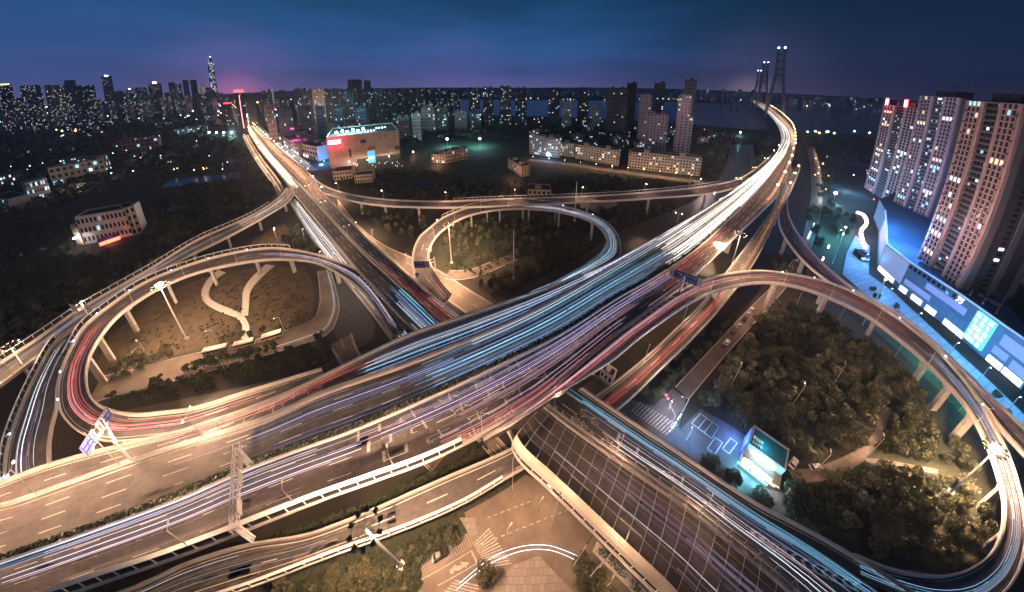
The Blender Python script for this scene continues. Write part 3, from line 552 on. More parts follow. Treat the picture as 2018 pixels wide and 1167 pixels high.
sWd = street('avenue', [(430, 200), (452, 222), (466, 240), (482, 278), (505, 320), (535, 362), (548, 385)], [(445, 200), (464, 222), (478, 240), (496, 278), (519, 314), (548, 352), (562, 378)], TANR, .1, kerb=False)
sEd = street('avenue', [(486, 225), (498, 242), (520, 268), (560, 302), (610, 338)], [(492, 222), (508, 242), (532, 264), (575, 298), (628, 336)], TANR, .11, kerb=False)
# ------------------------------------------------------------------ light streaks left by the traffic
f = lambda rd, x, y: rd.t_at(x, y)
trails('light_streaks', 'white and gold headlight streaks massed over the collector carriageway', [
  (rC, .16, .5, 12, (RE, RE, PK), f(rC, 330, 870), f(rC, 800, 690), .3, .9, .2), (rC, .1, .9, 16, (BL, WH, PU, CY_), f(rC, 700, 735), f(rC, 1220, 512), .25, .9, .2),
  (rC, .08, .92, 24, (WH, BL, PU, WH), f(rC, 1150, 550), f(rC, 1420, 390), .4, 1, .2), (rC, .06, .94, 22, (WX, WH, WX), f(rC, 1300, 462), rC.n - 2, .3, 1, .3)])
trails('light_streaks', 'blue and teal streaks running up the middle carriageway, white towards the river', [
  (rA, .1, .9, 10, (PU, PK, PU), f(rA, 330, 920), f(rA, 900, 700), .3, .8, .13), (rA, .2, .85, 7, (BL, CY_), f(rA, 480, 880), f(rA, 1000, 680), .3, .8, .2),
  (rA, .07, .93, 40, (CY_, BL, TE, TE, BL, WH), f(rA, 800, 745), f(rA, 1440, 390), .2, .8, .2), (rA, .06, .94, 26, (WX, WX, WH), f(rA, 1280, 500), rA.n - 2, .3, 1, .32)])
trails('light_streaks', 'pale and violet streaks along the right-hand carriageway, orange towards the river', [
  (rB, .08, .5, 22, (WH, PK, BL, WH), 0, f(rB, 760, 890), .35, 1, .17), (rB, .5, .92, 10, (PK, GO, WH), 0, f(rB, 640, 945), .3, .8, .13),
  (rB, .08, .45, 16, (PU, BL, PK, PU), f(rB, 640, 920), f(rB, 1350, 530), .25, .8, .18), (rB, .35, .75, 14, (PU, PK, PK), f(rB, 800, 870), f(rB, 1300, 580), .2, .6, .16), (rB, .82, .95, 6, (RE, PK, OR), f(rB, 830, 880), f(rB, 1220, 640), .3, .7, .18),
  (rB, .1, .9, 16, (OR, PU, PK, RE), f(rB, 1250, 590), f(rB, 1480, 430), .3, .9, .2), (rB, .08, .92, 22, (OR, RE, GO, OR), f(rB, 1450, 440), rB.n - 2, .3, 1, .25), (rB, .1, .9, 16, (GX, OR, WX), f(rB, 1566, 300), rB.n - 2, .4, 1, .3)])
trails('light_streaks', 'red tail-light streaks sweeping round the left loop ramp', [(rL1, .3, .62, 16, (RE, RE, OR, PK), f(rL1, 215, 625), f(rL1, 520, 795), .4, 1, .2), (rL1, .3, .7, 12, (WH, PK, PU, WH), 0, f(rL1, 470, 510), .3, .9, .16)])
trails('light_streaks', 'white and teal streaks curling round the middle loop ramp', [(rC1, .25, .8, 12, (WH, PU, PK), f(rC1, 960, 410), f(rC1, 1150, 430), .3, 1, .15), (rC1, .2, .85, 20, (WH, CY_, TE, BL), f(rC1, 1060, 408), rC1.n - 2, .3, 1, .18), (rC1, .3, .75, 7, (RE, PK, OR), 0, f(rC1, 832, 550), .4, .9, .2)])
trails('light_streaks', 'white and turquoise streaks on the left carriageway of the lower highway', [(rXa, .25, .8, 7, (CY_, CY_, BL), f(rXa, 750, 560), f(rXa, 1000, 800), .5, 1, .26), (rXa, .1, .5, 12, (WH, PU, WH), f(rXa, 770, 600), f(rXa, 1010, 850), .5, 1, .2), (rXa, .25, .7, 8, (WH, PU, WH), f(rXa, 1010, 840), rXa.n - 2, .2, .7, .15), (rXa, .1, .9, 30, (WX, GX, GO), 0, f(rXa, 590, 375), .3, .9, .35)])
trails('light_streaks', 'red then turquoise streaks on the right carriageway of the lower highway', [(rXb, .15, .35, 5, (RE,), f(rXb, 740, 500), f(rXb, 920, 660), .6, 1, .2), (rXb, .6, .85, 6, (RE, PK, OR), f(rXb, 830, 570), f(rXb, 960, 660), .5, 1, .2), (rXb, .55, .8, 9, (CY_, CY_, BL), f(rXb, 1080, 770), rXb.n - 2, .6, 1, .22), (rXb, .15, .5, 6, (WH, PK, PU, WH), f(rXb, 1080, 780), rXb.n - 2, .25, .8, .15), (rXb, .1, .9, 34, (OR, OR, GO, RE), 0, f(rXb, 650, 385), .2, .7, .3)])
trails('light_streaks', 'bright white headlight streaks on the ground-level frontage road left of the lower highway', [(sFL, .1, .9, 34, (WX, WH, BL, WH), 0, f(sFL, 700, 580), .3, .9, .22), (sFL, .2, .85, 12, (WH, PU, BL), f(sFL, 680, 540), f(sFL, 820, 700), .5, 1, .2)])
trails('light_streaks', 'white streaks on the left-hand ramp leaving beside the left loop', [(rW1, .3, .6, 8, (WH, WH, PU), f(rW1, 500, 440), rW1.n - 2, .4, 1, .16), (rW1, .2, .8, 14, (WH, GO), 0, f(rW1, 470, 455), .3, 1, .2)])
trails('light_streaks', 'blue-white streaks on the branch ramp diving under the highest viaduct', [(rW2, .25, .8, 10, (WH, BL, PU, WH), f(rW2, 150, 680), rW2.n - 2, .4, 1, .16)])
trails('light_streaks', 'thin pale streaks on the slip road at the bottom left', [(rP, .2, .8, 6, (WH, GO), 0, f(rP, 800, 1010), .3, .8, .1)])
trails('light_streaks', 'two pairs of red streaks on the slip road beyond the crossing', [(rP, .35, .6, 5, (RE, RE, OR), f(rP, 1190, 800), f(rP, 1450, 580), .7, 1, .22), (rP, .2, .8, 6, (GO, OR), f(rP, 1440, 580), rP.n - 2, .2, .6, .16)])
trails('light_streaks', 'crimson and violet streaks on the right loop ramp', [(rR1, .25, .6, 16, (RE, RE, PK, OR), 0, f(rR1, 1500, 548), .4, 1, .24), (rR1, .25, .65, 10, (PK, PU, RE), f(rR1, 1420, 560), f(rR1, 1800, 690), .3, .9, .18), (rR1, .2, .5, 7, (CY_, WH, BL, PK), f(rR1, 1820, 710), rR1.n - 2, .5, 1, .16)])
trails('light_streaks', 'faint violet streaks on the slim ramp beside the plaza', [(rR2, .3, .7, 8, (PK, PU, OR), f(rR2, 1560, 450), rR2.n - 2, .3, .9, .15)])
trails('light_streaks', 'paired white streak curving through the yard beneath the left loop', [(sBus, .72, .8, 2, (WH,), f(sBus, 545, 665), sBus.n - 2, .9, 1, .16)])
trails('light_streaks', 'warm streaks filling the left side avenue towards the skyline', [(sWd, .05, .95, 22, (WX, GX, GO, OR), 0, sWd.n - 2, .2, .8, .3)])
trails('light_streaks', 'mixed warm and teal streaks on the far right side avenue', [(sEd, .05, .95, 20, (WH, CY_, GO), 0, sEd.n - 2, .2, .7, .3)])
trails('light_streaks', 'red and violet streaks on the side street under the plaza trees', [(sE, .2, .8, 6, (RE, PU, CY_), f(sE, 1540, 560), f(sE, 1610, 440), .3, .8, .2), (sE, .2, .8, 12, (OR, GO), f(sE, 1600, 420), sE.n - 2, .2, .7, .2)])
mb = MB(); 
for pts in ([(905, 1150), (960, 1105), (1000, 1085), (1040, 1075), (1080, 1075), (1110, 1084), (1145, 1100), (1180, 1128)], [(900, 1162), (955, 1118), (1000, 1095), (1040, 1084), (1080, 1084), (1108, 1092), (1140, 1108), (1170, 1132)]):
    P = wpts(pts, .7, 6)
    for a, b in zip(P, P[1:]): mb.bar(a, b, .07, 3)
tag(mb.obj('light_streaks', TR), 'twin pale streak turning the corner beside the paved pavement', 'light trails', kind='stuff')
# repair patches and dark wheel tracks worn into the decks
def patches(t, rd, n, m=None):
    for _ in range(n):
        tt = RU(2, rd.n - 6)
        if math.dist(rd.pos(tt), (0, 0, CH)) > 330: continue
        l = rd.len[int(tt)]; s = RU(.12, .82); w = RU(1.2, 2.8); k = RU(3, 14); mb = MB(); sweep(mb, rd, [(s, 0, .02), (s, w, .02)], rd.t_len(l), rd.t_len(l + k), 0, False); mb.obj('asphalt_patch', m or mat('patch_asphalt', (.066, .06, .058), .8, .3, .8), t)
patches(vA, rA, 26); patches(vB, rB, 30); patches(vC, rC, 16); patches(vP, rP, 14, mat('grey_patch', (.12, .11, .105), .8, .3, .6)); patches(vR1, rR1, 10); patches(vXa, rXa, 12, ASPH); patches(vXb, rXb, 12, ASPH); patches(vL1, rL1, 8)
def wheel_tracks(t, rd, lanes):
    mb = MB(); m = mat('wheel_worn_asphalt', (.072, .065, .062), .6, .4, .5, spec=.45)
    for k in range(lanes):
        for o in (-.85, .85): S = (k + .5) / lanes; sweep(mb, rd, [(S, o - .33, .012), (S, o + .33, .012)], 0, rd.t_len(min(rd.len[-1], 520)), 0, False)
    mb.obj('wheel_track', m, t)['kind'] = 'stuff'
for a in ((vA, rA, 4), (vB, rB, 4), (vC, rC, 2), (vP, rP, 2), (vL1, rL1, 2), (vR1, rR1, 2), (vC1, rC1, 2), (vW1, rW1, 2), (vN1, rN1, 2)): wheel_tracks(*a)
# ------------------------------------------------------------------ lamps, signs, gantries
def text_part(name, body, m, o, ux, uy, h, parent, w=None):
    "flat lettering: o = centre, ux/uy = unit axes, h = letter height"
    cu = bpy.data.curves.new('txt', 'FONT'); cu.body = body; cu.size = 1; cu.align_x = 'CENTER'; cu.extrude = .03; cu.resolution_u = 2; t = bpy.data.objects.new('txt', cu); me = bpy.data.meshes.new_from_object(t); bpy.data.objects.remove(t)
    if not len(me.vertices): return None
    v = np.array([x.co[:] for x in me.vertices]); a = v.min(0); b = v.max(0); c = (a + b) / 2; k = h / max(b[1] - a[1], .3); kx = k if w is None else w / max(b[0] - a[0], .3)
    ux = Vector(ux).normalized(); uy = Vector(uy).normalized(); n = ux.cross(uy); mb = MB()
    mb.v = [tuple(Vector(o) + ux * (q[0] - c[0]) * kx + uy * (q[1] - c[1]) * k + n * q[2] * 2) for q in v]; mb.f = [tuple(p.vertices) for p in me.polygons]; mb.m = [0] * len(mb.f)
    return mb.obj(name, m, parent)
def high_mast(label, base, top, lit, z0=0., power=60000, col=SOD, spot=True, heads=10, r=2.9):
    p = G(*base, z0) if base else G(*top, 36) * 1; z = min(max(ZFOR(p, top[1]), z0 + 18), 38) if base else 36; p.z = z0; t = thing('high_mast_lamp', label, 'light mast', p, 'high mast lamps')
    mb = MB(); mb.bar((p.x, p.y, z0), (p.x, p.y, z), .42, 8, 0, .2); mb.bar((p.x, p.y, z0), (p.x, p.y, z0 + .5), 1.1, 12); mb.obj('pole', WHST, t)
    mb = MB(); n = 24
    for rr in (r * .55, r * .95):
        for i in range(n):
            a, b = (2 * math.pi * k / n for k in (i, i + 1)); mb.bar((p.x + rr * math.cos(a), p.y + rr * math.sin(a), z), (p.x + rr * math.cos(b), p.y + rr * math.sin(b), z), .07)
    for i in range(6): a = math.pi * i / 3; mb.bar((p.x, p.y, z), (p.x + r * math.cos(a), p.y + r * math.sin(a), z), .07)
    mb.obj('ring', DKST, t)
    for i in range(heads):
        a = 2 * math.pi * i / heads; u = Vector((math.cos(a), math.sin(a), 0)); c = Vector((p.x, p.y, 0)) + u * r * 1.05; mb = MB(); mb.box(c, u, .95, .8, z - .25, z + .2); 
        h = mb.obj('floodlight', DKST, t); mb = MB(); mb.box(c, u, .8, .65, z - .32, z - .26); l = mb.obj('lens', E_WARM if lit else DKST, h, local=True); l.data.transform(Matrix.Translation(-p))
    if lit == 2:
        mb = MB(); mb.ball((p.x, p.y, z + .1), 1.5, 0, 10, 6, .6); mb.obj('lamp_glare', glow('mast_glare', (1, .82, .55), 160), t)
    if power: light(t, (p.x, p.y, z - .9), power, col, .8, math.radians(165) if spot else None, (p.x, p.y, 0))
    return t
high_mast('tall mast with dark ring of floodlights standing in the shrubs at the bottom', (790, 1115), (727, 1042), 1, power=130000)
high_mast('tall glaring mast rising inside the left loop from a round base', (368, 668), (300, 562), 2, power=140000)
high_mast('glaring mast beside the right loop at the right edge', (1873, 970), (1980, 885), 2, power=200000)
high_mast('mast with small ring beside the middle loop at the edge of its wood', (890, 518), (882, 443), 1, power=130000)
high_mast('mast with ring standing between the highest viaduct and the slip road', None, (1460, 460), 1, power=60000)
high_mast('bare pale mast in the middle of the canal-side hedge, rising alone', (1012, 548), (1012, 450), 0, power=0, heads=4, r=.8)
high_mast('pale mast rising behind the middle loop past the link ramp', (1132, 435), (1139, 350), 0, power=0, heads=4, r=.8)
high_mast('mast at the left edge crossing in front of the branch ramp', (75, 760), (0, 680), 1, power=9000)
def post_lamp(label, p, h, arm, power, col=SOD, group='street lamps', m=E_WARM, lens=.35, twin=False, lit=True):
    t = thing('street_lamp', label, 'street lamp', p, group); a = Vector((arm[0], arm[1], 0)); mb = MB(); mb.bar((p.x, p.y, p.z), (p.x, p.y, p.z + h), .13, 6, 0, .08)
    for s in ((1, -1) if twin else (1,)): mb.bar((p.x, p.y, p.z + h), (p.x + a.x * s, p.y + a.y * s, p.z + h + .5), .07)
    mb.obj('pole', STEEL, t)
    for s in ((1, -1) if twin else (1,)):
        c = Vector((p.x + a.x * s, p.y + a.y * s, 0)); mb = MB(); mb.box(c, a, .9, .35, p.z + h + .42, p.z + h + .6); hd = mb.obj('lamp_head', STEEL, t)
        mb = MB(); mb.ball((c.x, c.y, p.z + h + .34), lens, 0, 6, 4, .6); l = mb.obj('lens', m if lit else DKST, hd, local=True); l.data.transform(Matrix.Translation(-p))
    if power: light(t, (p.x + a.x, p.y + a.y, p.z + h - .1), power, col, .3)
    return t
def along(rd, k, off, t0, t1, gap, inward, label, h, power, **kw):
    l = rd.len[int(t0)]
    while l < rd.len[int(t1)]:
        tt = rd.t_len(l); p = rd.pos(tt, k, off, 1.0); q = rd.pos(tt, .5); a = Vector((q.x - p.x, q.y - p.y, 0)).normalized() * inward; post_lamp(label, p, h, a, power, **kw); l += gap
f = lambda rd, x, y: rd.t_at(x, y)
along(rC, 1, 0, f(rC, -60, 1015), f(rC, 560, 800), 22, 2., 'tall twin lamp on the cable-rail divider of the highest viaduct', 11, 20000, group='lamps on the highest viaduct', twin=True)
along(rC, 1, 0, f(rC, 1330, 445), f(rC, 1530, 285), 60, 2., 'twin lamp on the divider where the highest viaduct nears the river', 11, 9000, group='lamps towards the river bridge', twin=True)
along(rB, 1, -.1, f(rB, 1530, 390), rB.n - 6, 55, 1.6, 'glowing lamp along the outer rail of the river bridge approach', 10, 9000, group='lamps on the bridge approach', lens=.9)
along(rP, 1, -.1, f(rP, 1555, 380), rP.n - 2, 45, 1.6, 'glowing lamp on the outer rail of the merging slip road', 10, 8000, group='lamps on the slip road merge', lens=.8)
along(rN1, 0, .1, f(rN1, 660, 378), f(rN1, 1430, 368), 62, 1.6, 'lit lamp above the glass barrier of the long link ramp', 9, 5000, group='lamps on the link ramp', lens=.45)
along(rXb, 1, -.1, 2, f(rXb, 640, 385), 40, 1.8, 'lamp on the right rail of the lower highway towards the skyline', 9, 9000, group='lamps on the far lower highway', lens=.6)
along(rXa, 0, .1, 2, f(rXa, 590, 392), 40, 1.8, 'lamp on the left rail of the lower highway towards the skyline', 9, 9000, group='lamps on the far lower highway left rail', lens=.6)
along(rXa, 1, 0, f(rXa, 600, 380), f(rXa, 700, 488), 55, 1.8, 'twin lamp on the median of the lower highway', 9, 3500, group='lamps on the lower highway median', twin=True, lens=.25)
for x, y in ((430, 676), (560, 650), (500, 660)): post_lamp('slender curved lamp beside the parked coaches', G(x, y), 9, (-1.5, -1.5), 3500, group='lamps beside the coaches', lens=.2)
for x, y in ((290, 700),): post_lamp('bent street lamp in front of shrubs inside the left loop', G(x, y), 9, (-1.5, 0), 5000, lens=.25)
for x, y in ((447, 735),): post_lamp('unlit lamp leaning out of the dark hedge by the canal', G(x, y), 9, (-1.5, 0), 0, lens=.15, lit=False)
p_ = rA.pos(rA.t_at(1105, 655), 1, 0, .9); post_lamp('lone pale lamp post on the hedge median in mid picture', p_, 10, (1.5, .6), 0, lit=False)
post_lamp('bent pale lamp beside the traffic signal at the side street', G(1345, 812), 9, (-2.2, 1.), 2500, col=(.8, .8, 1), m=E_WHITE, lens=.2)
for x, y in ((860, 450), (702, 455)): post_lamp('bright star-like lamp beside the tan frontage road', G(x, y), 8, (1, 0), 4500, group='lamps on the tan frontage road', lens=.4)
for x, y in ((668, 400), (735, 470), (800, 520), (880, 570)): post_lamp('added fill lamp lighting the tan frontage road beside the lower highway', G(x, y), 8, (1, 0), 10000, group='added lamps over the tan road', lens=.1, m=E_FILL)  # added fill lamps that brighten the frontage road
for x, y in ((600, 470), (660, 520), (720, 570), (590, 405)): post_lamp('white lamp over the bright ground-level road left of the lower highway', G(x, y), 9, (1, 0), 7000, col=(1, .9, .8), group='white frontage lamps', m=E_WHITE, lens=.2)
post_lamp('warm lamp on the grassy bank under the left ramp', G(545, 470), 10, (1, 0), 9000, lens=.3)
for x, y in ((1704, 905), (1600, 935), (1648, 640), (1570, 600), (1500, 640), (1752, 720), (1440, 760), (1560, 800), (1640, 760)): post_lamp('added warm fill lamp standing among the trees of the dark wood', G(x, y), 13, (.8, .8), 2200, col=(1, .56, .38), group='added lamps in the dark wood', lens=.1, m=E_FILL)  # fill lamps added among the trees to brighten the wood
along(rR1, 1, -.1, f(rR1, 1390, 575), f(rR1, 1960, 940), 24, 1.2, 'added short fill lamp on the inner rail of the right loop', 7, 2600, group='added lamps on the right loop', lens=.1, m=E_FILL)  # posts added only to light the right loop deck
along(rW1, 1, -.1, f(rW1, 560, 400), rW1.n - 3, 34, 1.2, 'added fill lamp on the near rail of the west ramp', 8, 4200, group='added lamps on the west ramp', lens=.1, m=E_FILL)  # extra lamps put in to brighten the west ramp deck
along(rL1, 1, -.1, f(rL1, 640, 530), f(rL1, 200, 660), 30, 1.2, 'added fill lamp on the inner rail of the left loop', 8, 3600, group='added lamps on the left loop', lens=.1, m=E_FILL)  # added light for the left loop deck
along(rC1, 1, -.1, f(rC1, 850, 520), f(rC1, 1060, 412), 26, 1.2, 'added fill lamp on the inner rail of the middle loop', 8, 3000, group='added lamps on the middle loop', lens=.1, m=E_FILL)  # posts put in as fill light for the middle loop
along(rB, 1, -.1, f(rB, 420, 1075), f(rB, 1000, 830), 24, 1.6, 'added fill lamp rising from the barrier of the right-hand carriageway', 11, 4800, group='added lamps on the right-hand carriageway', lens=.1, m=E_FILL)  # lamps added to lift the dark outer lanes
along(rXa, 1, 0, f(rXa, 1060, 850), f(rXa, 1420, 1120), 22, -1.5, 'added fill lamp on the median wall beside the ribbed canopy', 9, 2600, group='added lamps beside the ribbed canopy', lens=.1, m=E_FILL)  # fill lamps added to light the deck inside the canopy
for x, y in ((1085, 1040), (1180, 1120), (1010, 965)): post_lamp('added tall fill lamp at the kerb below the ribbed canopy', G(x, y), 24, (.8, 1.2), 2600, group='added tall lamps below the canopy', lens=.1, m=E_FILL)  # tall posts added to light the canopy edge and ribs
for x, y in ((1410, 600), (1340, 650), (1262, 735)): post_lamp('added fill lamp beside the red-streaked slip road', G(x, y), 17, (.8, .8), 5000, group='added lamps beside the climbing slip road', lens=.1, m=E_FILL)  # extra lamps added to brighten the climbing slip road
for x, y in ((1060, 1010), (1000, 1060), (1190, 1160)): post_lamp('added fill lamp over the tan road junction at the bottom', G(x, y), 9, (1, 1), 1500, group='added junction lamps', lens=.1, m=E_FILL)  # low fill lamps added to light the junction
_m = [o for o in COL.objects if o.get('label', '').startswith('mast with ring standing between')][0]; light(_m, tuple(_m.location + Vector((0, 0, 34.8))), 420000, (1, .72, .5), .6, math.radians(38), G(1425, 487, ZM))
# sign gantries
def sign_mast(label, base, zb, top, panels, tilt=(0, 1), name='sign_gantry'):
    "pole with panels: (centre px, z, width, height, flip)"
    p = G(*base, zb); t = thing(name, label, 'road sign', p); mb = MB(); z = panels[0][1] + panels[0][3] / 2
    mb.bar((p.x, p.y, zb), (p.x, p.y, z), .32, 8); mb.obj('pole', WHST, t)
    cs = [G(*c, zz) for c, zz, *_ in panels]
    mb = MB()
    for dz in (-1.1, 1.1):
        a = min(cs, key=lambda q: q.x); b = max(cs, key=lambda q: q.x); mb.bar((a.x, a.y, panels[0][1] + dz), (b.x, b.y, panels[0][1] + dz), .12); mb.bar((p.x, p.y, panels[0][1] + dz), (cs[0].x, cs[0].y, panels[0][1] + dz), .12)
    mb.obj('arm', WHST, t); return t, cs
SBLUE = mat('sign_blue', (.004, .02, .17), .7, .05, 3.); SWHITE = mat('sign_white', (.24, .24, .25), .7, .04, 3.)
def panel(t, c, u, w, h, lines, wfrac=.28, side=1, m=SBLUE, upw=Vector((0, 0, 1))):
    u = Vector((u[0], u[1], 0)).normalized(); n = u.cross(Vector((0, 0, 1))); R = lambda a, b, d=0: c + u * a + Vector((0, 0, b)) + n * d
    mb = MB(); mb.prism([R(-w / 2, -h / 2), R(w / 2, -h / 2), R(w / 2, h / 2), R(-w / 2, h / 2)], [R(-w / 2, -h / 2, .15), R(w / 2, -h / 2, .15), R(w / 2, h / 2, .15), R(-w / 2, h / 2, .15)]); s = mb.obj('sign_panel', SWHITE, t)
    o = t.matrix_basis.translation; bw = w * (1 - wfrac); x0 = -w / 2 + (w * wfrac if side < 0 else 0); mb = MB(); mb.face([R(x0 + .12, -h / 2 + .12, .18), R(x0 + bw - .12, -h / 2 + .12, .18), R(x0 + bw - .12, h / 2 - .12, .18), R(x0 + .12, h / 2 - .12, .18)])
    b = mb.obj('sign_face', m, s, local=True); b.data.transform(Matrix.Translation(-o))
    for i, ln in enumerate(lines):
        e = text_part('lettering', ln, SWHITE, R(x0 + bw / 2, h * (.5 - (i + .5) / len(lines)), .2), u, (0, 0, 1), h / len(lines) * .55, None, bw * .75)
        if e: e.parent = s; e.data.transform(Matrix.Translation(-o))
    xa = w / 2 - w * wfrac / 2 if side > 0 else -w / 2 + w * wfrac / 2; mb = MB(); mb.face([R(xa - .15, -.9, .2), R(xa + .15, -.9, .2), R(xa + .15, .2, .2), R(xa - .15, .2, .2)]); mb.face([R(xa - .5, .2, .2), R(xa + .5, .2, .2), R(xa, 1., .2)])
    a = mb.obj('arrow', DKST, s, local=True); a.data.transform(Matrix.Translation(-o))
t, cs = sign_mast('white T-shaped gantry with two blue boards over the left loop junction', (263, 910), ZM, 0, [((205, 828), 30, 6, 4), ((176, 873), 30, 6, 4)])
u = cs[1] - cs[0]; panel(t, cs[0] , u * -1 if (u.cross(Vector((0, 0, 1)))).dot(Vector((0, 0, CH)) - cs[0]) < 0 else u, 5.2, 4.2, ['和平大道', '徐东', '青山'], .26, -1); panel(t, cs[1], u * -1 if (u.cross(Vector((0, 0, 1)))).dot(Vector((0, 0, CH)) - cs[0]) < 0 else u, 5.2, 4.2, ['友谊大道', '武昌', '中北路'], .26, 1)
t, cs = sign_mast('butterfly gantry with two blue boards at the nose of the right loop', (1341, 577), ZM, 0, [((1337, 541), 30, 6, 4), ((1366, 552), 30, 6, 4)])
u = Vector((cs[1].x - cs[0].x, cs[1].y - cs[0].y, 0)); panel(t, cs[0], u, 8, 5, ['二七长江大桥', '汉口 二环线'], .24, -1); panel(t, cs[1], u, 8, 5, ['和平大道', '友谊大道 青山'], .24, 1)
t, cs = sign_mast('cantilever gantry with one blue board over the entrance of the middle loop', (858, 530), ZX, 0, [((831, 521), 19.5, 6, 4)])
panel(t, cs[0], (1, .12), 8.5, 4.6, ['二七长江大桥', '汉口 二环线'], .28, 1)
t, cs = sign_mast('grey boards seen from behind on a T-shaped gantry beside the west ramp', (173, 620), 13, 0, [((146, 607), 19.5, 6, 4), ((175, 608), 19.5, 6, 4)])
for c in cs:
    mb = MB(); mb.box(c, (1, .1), 6.2, .25, c.z - 2, c.z + 2); mb.obj('sign_panel', CONC, t)
def pole_sign(label, base, zb, h, chars, w, hh):
    p = G(*base, zb); t = thing('road_sign', label, 'road sign', p); mb = MB(); mb.bar(p, p + Vector((0, 0, h)), .08); mb.obj('pole', STEEL, t)
    n = Vector((-p.x, -p.y, 0)).normalized(); u = Vector((-n.y, n.x, 0)); panel(t, p + Vector((0, 0, h)) + n * .1, u, w, hh, chars, .0001, 1)
pole_sign('small tall blue sign at the nose of the middle loop', (823, 552), ZX, 4, ['二', '环'], 1.6, 3); pole_sign('tall narrow blue sign under the butterfly gantry', (1345, 566), ZM, 4.5, ['出', '口', '友', '谊'], 1.4, 5)
# truss gantry across the right carriageway
def truss(mb, a, b, s=.9, n=14, r=.07):
    a = Vector(a); b = Vector(b); d = (b - a).normalized(); x = d.cross(Vector((0, 0, 1))); x = x.normalized() if x.length > .1 else Vector((1, 0, 0)); y = d.cross(x); C = [x * i * s / 2 + y * j * s / 2 for i, j in ((-1, -1), (1, -1), (1, 1), (-1, 1))]
    for c in C: mb.bar(a + c, b + c, r)
    for k in range(n):
        p = a.lerp(b, k / n); q = a.lerp(b, (k + 1) / n)
        for i in range(4): mb.bar(p + C[i], q + C[(i + 1) % 4], r * .7); mb.bar(p + C[i], p + C[(i + 1) % 4], r * .6)
p0 = G(495, 918, ZM); p1 = G(497, 1062, ZM); t = thing('truss_gantry', 'white lattice gantry spanning the right-hand carriageway at bottom left', 'gantry', p0); zt = ZM + 8.5
for p in (p0, p1): mb = MB(); truss(mb, (p.x, p.y, ZM), (p.x, p.y, zt), 1., 9, .1); mb.obj('leg', WHST, t)
mb = MB(); d_ = (p1 - p0).normalized(); truss(mb, (p0.x - d_.x * 1.2, p0.y - d_.y * 1.2, zt + .6), (p1.x + d_.x * 1.2, p1.y + d_.y * 1.2, zt + .6), 1.5, 12, .09); mb.obj('truss_beam', WHST, t)
for k in (.2, .45, .8): mb = MB(); c = p0.lerp(p1, k); nn = Vector((-d_.y, d_.x, 0)); mb.box(c - nn * (-.9), d_, 3.2, .15, zt - .8, zt + 2.0); mb.obj('sign_panel', CONC, t)
# bridge sign frame between ramps (far) and ribbed canopy
def canopy():
    rd = rXa; t0 = rd.t_at(1045, 850); t1 = rd.n - 1; t = thing('ribbed_canopy', 'half-open ribbed noise canopy over the lower highway with cream curved edge', 'noise barrier', rd.pos((t0 + t1) / 2)); o = t.matrix_basis.translation
    mb = MB(); sweep(mb, rd, [(0, -.9, -1.2), (0, -.35, -1.2), (0, -.35, 1.2), (0, -.9, 1.2)], t0, t1); mb.obj('base_wall', CONP, t)
    mb = MB(); sweep(mb, rd, [(0, -.75, 1.2), (0, -.6, 1.2), (0, -.6, 3.2), (0, -.75, 3.2)], t0, t1); mb.obj('window_band', GLSS, t)
    mb = MB(); sweep(mb, rd, [(0, -.85, 3.2), (0, -.5, 3.2), (0, -.25, 4.6), (0, .4, 5.4), (0, 1.1, 5.95), (0, 1.1, 6.1), (0, .3, 5.6), (0, -.4, 4.8)], t0, t1); mb.obj('curved_roof', mat('cream_panel', (.42, .38, .32), .5, .12, .3), t)
    W = rd.W; l = rd.len[int(t0)]; e = rd.len[-1]; n = 0
    prof = lambda w: [(-.6, 3.2), (-.2, 4.7), (.9, 5.9), (2.4, 6.6), (w * .45, 7.3), (w * .72, 6.9), (w - 1.6, 5.6), (w - .5, 3.6), (w - .35, .6)]
    while l < e and n < 60:
        tt = rd.t_len(l); w = W[min(int(tt), rd.n - 1)]; mb = MB(); P = [rd.pos(tt, 0, a, b) for a, b in prof(w)]
        for a, b in zip(P, P[1:]): mb.bar(a, b, .09)
        mb.obj('rib', STEEL, t); mb = MB(); a = rd.pos(tt, 0, -.8, 1.2); b = rd.pos(tt, 0, -.8, 3.3); mb.bar(a, b, .12); mb.obj('post', WHST, t)
        mb = MB(); a = rd.pos(tt, 0, w - .5, .9); b = rd.pos(tt, 0, w + .15, 5.2); mb.bar(a, b, .12); q = rd.pos(rd.t_len(l + 2.0), 0, w - .4, 1.); mb.bar(b, q, .07); mb.obj('outer_post', STEEL, t); l += 3.3; n += 1
    for s, off, h in ((0, 3.6, 6.9), (0, 5.4, 7.2), (.5, 0, 7.35), (.72, 0, 6.95), (1, -1.6, 5.65), (1, .1, 5.1), (1, 0, 3.6), (1, 0, 2.2)):
        mb = MB(); sweep(mb, rd, [(s, off - .04, h), (s, off + .04, h), (s, off + .04, h + .09), (s, off - .04, h + .09)], t0, t1); mb.obj('purlin', STEEL, t)
canopy()
# oil stains belong to the asphalt: real patches of spilt tar under the canopy
mb = MB()
for x, y in ((1085, 872), (1070, 886), (1098, 888), (1125, 877), (1127, 900), (1116, 915), (1176, 920), (1178, 970), (1215, 985), (1232, 992), (1236, 1003), (1228, 1013), (1260, 1015), (1262, 990), (1284, 1036), (1292, 1045), (1275, 1048), (1290, 1060), (1248, 1030)):
    c = G(x, y, ZX + .03); n = 10; r = RU(.35, .8); a0 = RU(0, 6); mb.face([c + Vector((math.cos(2 * math.pi * i / n) * r * (1.6 if i == 0 else 1), math.sin(2 * math.pi * i / n) * r * .8, 0)) for i in range(n)])
mb.obj('tar_stain', DKST, vXa)
